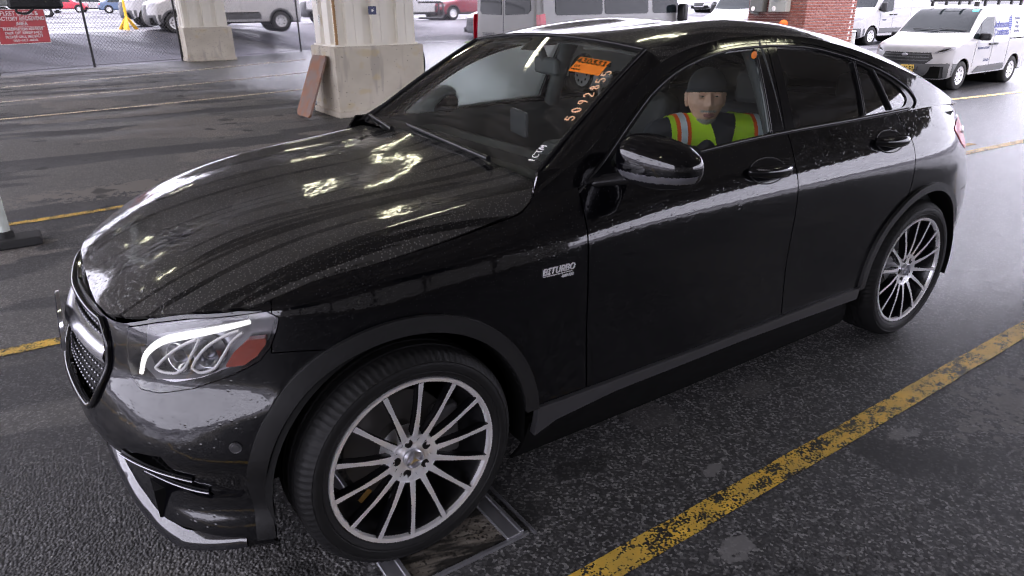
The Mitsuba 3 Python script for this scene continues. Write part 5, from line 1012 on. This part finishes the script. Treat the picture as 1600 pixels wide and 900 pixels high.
# ------------------------------------------------------------------ the driver
PN = thing('person', 'driver in a dark cap and a lime safety vest, looking out of the side window', 'person')
hp = np.array([1.775, -.405, 1.285]); fx = unit((-.62, -.78, .06)); fy = unit(np.cross((0, 0, 1), fx)); fz = np.cross(fx, fy); HF = frame(hp, fx, fy, fz)
def head_mesh():
    s = trimesh.creation.icosphere(5, 1.0); v = s.vertices.copy(); p = v*[.096, .080, .116]
    x, y, z = p.T; jaw = np.clip((-z-.02)/.10, 0, 1); p[:, 1] *= 1-.22*jaw; p[:, 0] += .012*jaw*(x > 0)
    fr = np.clip(v[:, 0], 0, 1)
    def g(y0, z0, sy, sz): return np.exp(-((p[:, 1]-y0)/sy)**2-((p[:, 2]-z0)/sz)**2)*fr
    p[:, 0] += .026*g(0, -.022, .014, .022)+.012*g(0, .006, .009, .022)                  # nose
    for q in (-1, 1): p[:, 0] += .008*g(q*.014, -.030, .009, .009)-.013*g(q*.031, .012, .017, .013)+.006*g(q*.032, .033, .026, .010)+.008*g(q*.045, -.022, .022, .02)
    p[:, 0] += .007*g(0, -.062, .024, .007)-.006*g(0, -.068, .026, .0035)+.007*g(0, -.076, .020, .007)+.012*g(0, -.104, .024, .016)-.004*g(0, -.088, .03, .006)
    return trimesh.Trimesh(p, s.faces, process=False)
hm = head_mesh(); neck = blob([[((-.015, 0, -.07), .056), ((-.03, 0, -.13), .060), ((-.04, 0, -.19), .075)]], .02, 6)
HD = part(PN, 'head', M().tm(hm, 180).xf(HF)+M().tm(neck, 180).xf(HF), 'skin')
part(PN, 'collar', M().tm(blob([[((-.045, 0, -.15), .082), ((-.05, 0, -.22), .11)], [((.0, 0, -.165), .062), ((.0, 0, -.24), .08)]], .02, 8), 180).xf(HF), 'dark_cloth')
for s in (-1, 1):
    c = np.array([.074, s*.031, .012]); ey = trimesh.creation.icosphere(2, .0112); part(HD, 'eye', M().tm(ey, 180).xf(HF @ mat4(c)), 'eye_white')
    part(HD, 'iris', M().tm(trimesh.creation.icosphere(2, .0066), 180).xf(HF @ mat4(c+[.0058, 0, 0])), 'dark_hair')
    part(HD, 'lower_lid', tube([HF[:3, :3]@(c+[.0085, a, -.0075+abs(a)*.15])+hp for a in np.linspace(-.015, .015, 8)], .0040, 6), 'skin'); part(HD, 'upper_lid', tube([HF[:3, :3]@(c+[.0095-.25*abs(a)*abs(a)*30*.01, a, .0075-abs(a)*.22])+hp for a in np.linspace(-.016, .016, 8)], .0052, 6), 'skin')
    part(HD, 'eyebrow', tube([HF[:3, :3]@np.array([.094-.9*abs(a+.006)**1.3, s*(.031+a), .036-.22*abs(a)])+hp for a in np.linspace(-.02, .022, 10)], .0034, 6), 'dark_hair')
    ear = blob([[((0, 0, -.022), .009), ((.004, 0, .0), .013), ((-.004, 0, .024), .014)], [((0, 0, -.022), .009), ((-.012, 0, .0), .012), ((-.004, 0, .024), .014)]], .006, 6); part(HD, 'ear', M().tm(ear, 180).xf(HF @ mat4((-.022, s*.080, -.008))), 'skin')
ml = blob([[((.101, -.020, -.066), .0045), ((.110, 0, -.063), .0055), ((.101, .020, -.066), .0045)], [((.100, -.018, -.071), .005), ((.108, 0, -.073), .0065), ((.100, .018, -.071), .005)]], .004, 4); part(HD, 'lips', M().tm(ml, 180).xf(HF), 'lips')
def patch(cond, off, b, name):
    v = hm.vertices; n = hm.vertex_normals; m = cond(v); f = hm.faces[m[hm.faces].all(1)]; u, inv = np.unique(f, return_inverse=True)
    part(HD, name, M().add((v+n*off)[u], inv.reshape(-1, 3), n[u]).xf(HF), b)
patch(lambda v: (v[:, 2] < -.082) & (v[:, 0] > .035) & (np.abs(v[:, 1]) < .040), .0055, 'grey_beard', 'goatee')
patch(lambda v: (v[:, 2] < -.044) & (v[:, 2] > -.058) & (v[:, 0] > .06) & (np.abs(v[:, 1]) < .034), .0035, 'grey_beard', 'moustache')
cp = trimesh.creation.icosphere(4, 1.0); v = cp.vertices*[.105, .085, .092]; keep = v[:, 2] > -.012-.25*np.clip(-v[:, 0], 0, 1)*.3; f = cp.faces[keep[cp.faces].all(1)]; u, inv = np.unique(f, return_inverse=True)
part(PN, 'cap', M().tm(trimesh.Trimesh(v[u]+[-.006, 0, .044], inv.reshape(-1, 3), process=False), 180).xf(HF), 'dark_cloth', label='dark knitted cap')
a = np.linspace(0, 2*np.pi, 50)[:-1]; part(PN, 'cap_band', tube([HF[:3, :3]@np.array([-.006+.1035*math.cos(q), .0835*math.sin(q), .039-.012*(1-math.cos(q))*.6])+hp for q in a], [.0075]*49, 8, closed=True), 'dark_cloth')
# body: jacket as one skin, turned a little towards the window
tb = blob([[((2.00, -.40, .66), .17), ((1.98, -.40, .80), .165), ((1.92, -.40, .98), .150), ((1.86, -.41, 1.10), .115)], [((2.05, -.505, 1.10), .085), ((1.85, -.41, 1.115), .105), ((1.62, -.29, 1.11), .085)],
           [((2.00, -.50, .96), .120), ((1.76, -.34, .97), .120)], [((2.05, -.505, 1.10), .082), ((1.86, -.66, .865), .062), ((1.42, -.54, .955), .043), ((1.33, -.515, .99), .040)],
           [((1.62, -.29, 1.11), .082), ((1.50, -.17, .88), .062), ((1.43, -.22, .95), .043), ((1.34, -.245, .985), .040)],
           [((2.0, -.49, .64), .115), ((1.58, -.50, .68), .085), ((1.30, -.50, .50), .060)], [((2.0, -.30, .64), .115), ((1.58, -.28, .68), .085), ((1.30, -.28, .50), .060)]], .013, 12)
BD = part(PN, 'jacket', M().tm(tb, 180), 'dark_cloth')
def slab(off, *planes):
    """the part of the body's skin inside the planes (normal, offset), lifted by off: cut edges stay straight"""
    m = trimesh.Trimesh(tb.vertices+tb.vertex_normals*off, tb.faces, process=False)
    for n, d in planes: n = np.array(n, float); L = np.linalg.norm(n); m = m.slice_plane(n/L*d/L, n/L)
    return M().tm(m, 180)
EV = unit((-.43, .215, 0)); CC = np.array([1.85, -.41, 1.0]); YC = float(CC@EV)
for s in (-1, 1):
    lim = [((0, 0, 1), .95), ((0, 0, -1), -1.27)]
    def lat_ge(a, b=0., z0=0.): return ((s*EV[0], s*EV[1], -b), s*YC+a-b*z0)          # across the chest: s*lateral >= a+b*(z-z0)
    def lat_le(a): return ((-s*EV[0], -s*EV[1], 0), -s*YC-a)
    part(PN, 'vest', slab(.008, *lim, lat_ge(.012, .30, 1.02), lat_le(.238)), 'lime_cloth', label='lime safety vest'); part(PN, 'orange_stripe', slab(.0115, *lim, lat_ge(.150), lat_le(.214)), 'orange_cloth'); part(PN, 'silver_stripe', slab(.0145, *lim, lat_ge(.167), lat_le(.197)), 'silver_cloth')
# hands on the wheel
for s, w in ((-1, np.array([1.30, -.515, 1.0])), (1, np.array([1.31, -.250, .995]))):
    ch = [[(w+[.02, 0, -.005], .026), (w+[-.035, s*.01, .005], .030)], [(w+[-.03, s*.028, .01], .026), (w+[-.045, s*-.012, .015], .026)]]
    for i in range(4):
        b0 = w+np.array([-.045, (.030-.019*i)*s*-1, .018]); ln = (.9, 1.05, 1.0, .8)[i]; ch.append([(b0, .0098), (b0+np.array([-.030*ln, 0, .012]), .0092), (b0+np.array([-.050*ln, 0, -.008]), .0086), (b0+np.array([-.044*ln, 0, -.030]), .0080)])
    ch.append([(w+[-.01, -s*.03, .01], .013), (w+[-.03, -s*.050, .020], .011), (w+[-.050, -s*.052, .022], .0095)])
    part(PN, 'hand', M().tm(blob(ch, .005, 5), 180), 'skin')
# ------------------------------------------------------------------ paper and handwriting on the windshield
def on_ws(m, t0, v0, dx, dy, lift=.003):
    """maps flat artwork (x right, y up, metres) onto the windshield at (t0, v0); dx, dy: (dt, dv) per metre of the artwork's axes"""
    v, f, _ = m.arr(); t = t0+v[:, 0]*dx[0]+v[:, 1]*dy[0]; w = v0+v[:, 0]*dx[1]+v[:, 1]*dy[1]; return M().tm(trimesh.Trimesh(ws(t, w, lift+v[:, 2]), f, process=False), 20)
dxs, dys = (.05, -1.62), (1.40, .12)
def tess(w, h, n=10): X, Y = np.meshgrid(np.linspace(-w/2, w/2, n), np.linspace(-h/2, h/2, n), indexing='ij'); return grid(np.stack([X, Y, 0*X], -1))
SK = thing('windshield_sticker', 'orange paper slip with black number 4303314 on the windshield', 'sticker')
part(SK, 'paper', on_ws(tess(.165, .095), .765, -.722, dxs, dys, .004), 'orange_paper')
tx = text('4303314', .030, .0008, True).xf(mat4((.012, .010, 0)))+text('DLR', .012, .0008).xf(mat4((-.055, -.018, 0)))+text('SOMERSET', .007, .0008).xf(mat4((-.050, -.036, 0)))
part(SK, 'print', on_ws(tx, .765, -.722, dxs, dys, .0056), 'ink')
HW = thing('handwriting', 'orange paint-marker number 5092855 written up the near edge of the windshield', 'writing')
lines = {'5': [(.9, 1.0), (.15, 1.0), (.1, .55), (.6, .62), (.9, .35), (.6, .02), (.05, .1)], '0': [(.5, 1), (.15, .75), (.15, .25), (.5, 0), (.85, .25), (.85, .75), (.5, 1)], '9': [(.85, .75), (.5, 1), (.15, .75), (.45, .5), (.85, .75), (.8, .3), (.6, 0)], '2': [(.1, .8), (.5, 1), (.85, .75), (.5, .35), (.1, .02), (.9, .05)], '8': [(.5, .52), (.2, .75), (.5, 1), (.8, .75), (.5, .52), (.15, .25), (.5, 0), (.85, .25), (.5, .52)],
         'I': [(.5, 1), (.5, 0)], 'C': [(.9, .85), (.5, 1), (.15, .5), (.5, 0), (.9, .2)], 'T': [(.0, 1), (1, 1), (.5, 1), (.5, 0)], 'M': [(.05, 0), (.2, 1), (.5, .3), (.8, 1), (.95, 0)]}
def hand(s, t0, v0, t1, v1, h, w, b, key, r):
    m = M(); a = np.array([t0, v0]); d = np.array([t1, v1])-a
    P0, P1 = ws(t0, v0), ws(t1, v1); ad = unit(P1-P0); nn = unit(np.cross(ws(t0, v0+.02)-P0, ws(t0+.02, v0)-P0)); nn = nn if nn[2] > 0 else -nn; up = np.cross(nn, ad)
    for i, c in enumerate(s):
        o = ws(*(a+d*(i/max(1, len(s)-1)))); j = RNG.uniform(-.15, .15); q = smooth_line([(x, y) for x, y in lines[c]], 22, 'cs' if c in '0892C' else 'pch')
        ax = ad*math.cos(j)+up*math.sin(j); ay = -ad*math.sin(j)+up*math.cos(j); m.add(*tube([o+ax*(x-.5)*w+ay*(y-.5)*h+nn*.004 for x, y in q], r, 5).arr())
    part(key, 'strokes', m, b)
hand('5092855', .36, -.925, .735, -.90, .040, .024, 'marker_orange', HW, .0026)
H2 = thing('handwriting', 'small white marker scrawl at the lower near corner of the windshield', 'writing'); hand('ICTM', .045, -.90, .135, -.905, .030, .020, 'marker_white', H2, .0018)
RD_ = thing('orange_tab', 'small orange tab at the top rear corner of the front side window', 'tab'); tp = side(1.722, 1.487, .006); part(RD_, 'paper', M().tm(trimesh.creation.icosphere(2, 1.0).apply_transform(np.diag([.018, .003, .016, 1])), 180).xf(mat4(tp)), 'orange_paper')
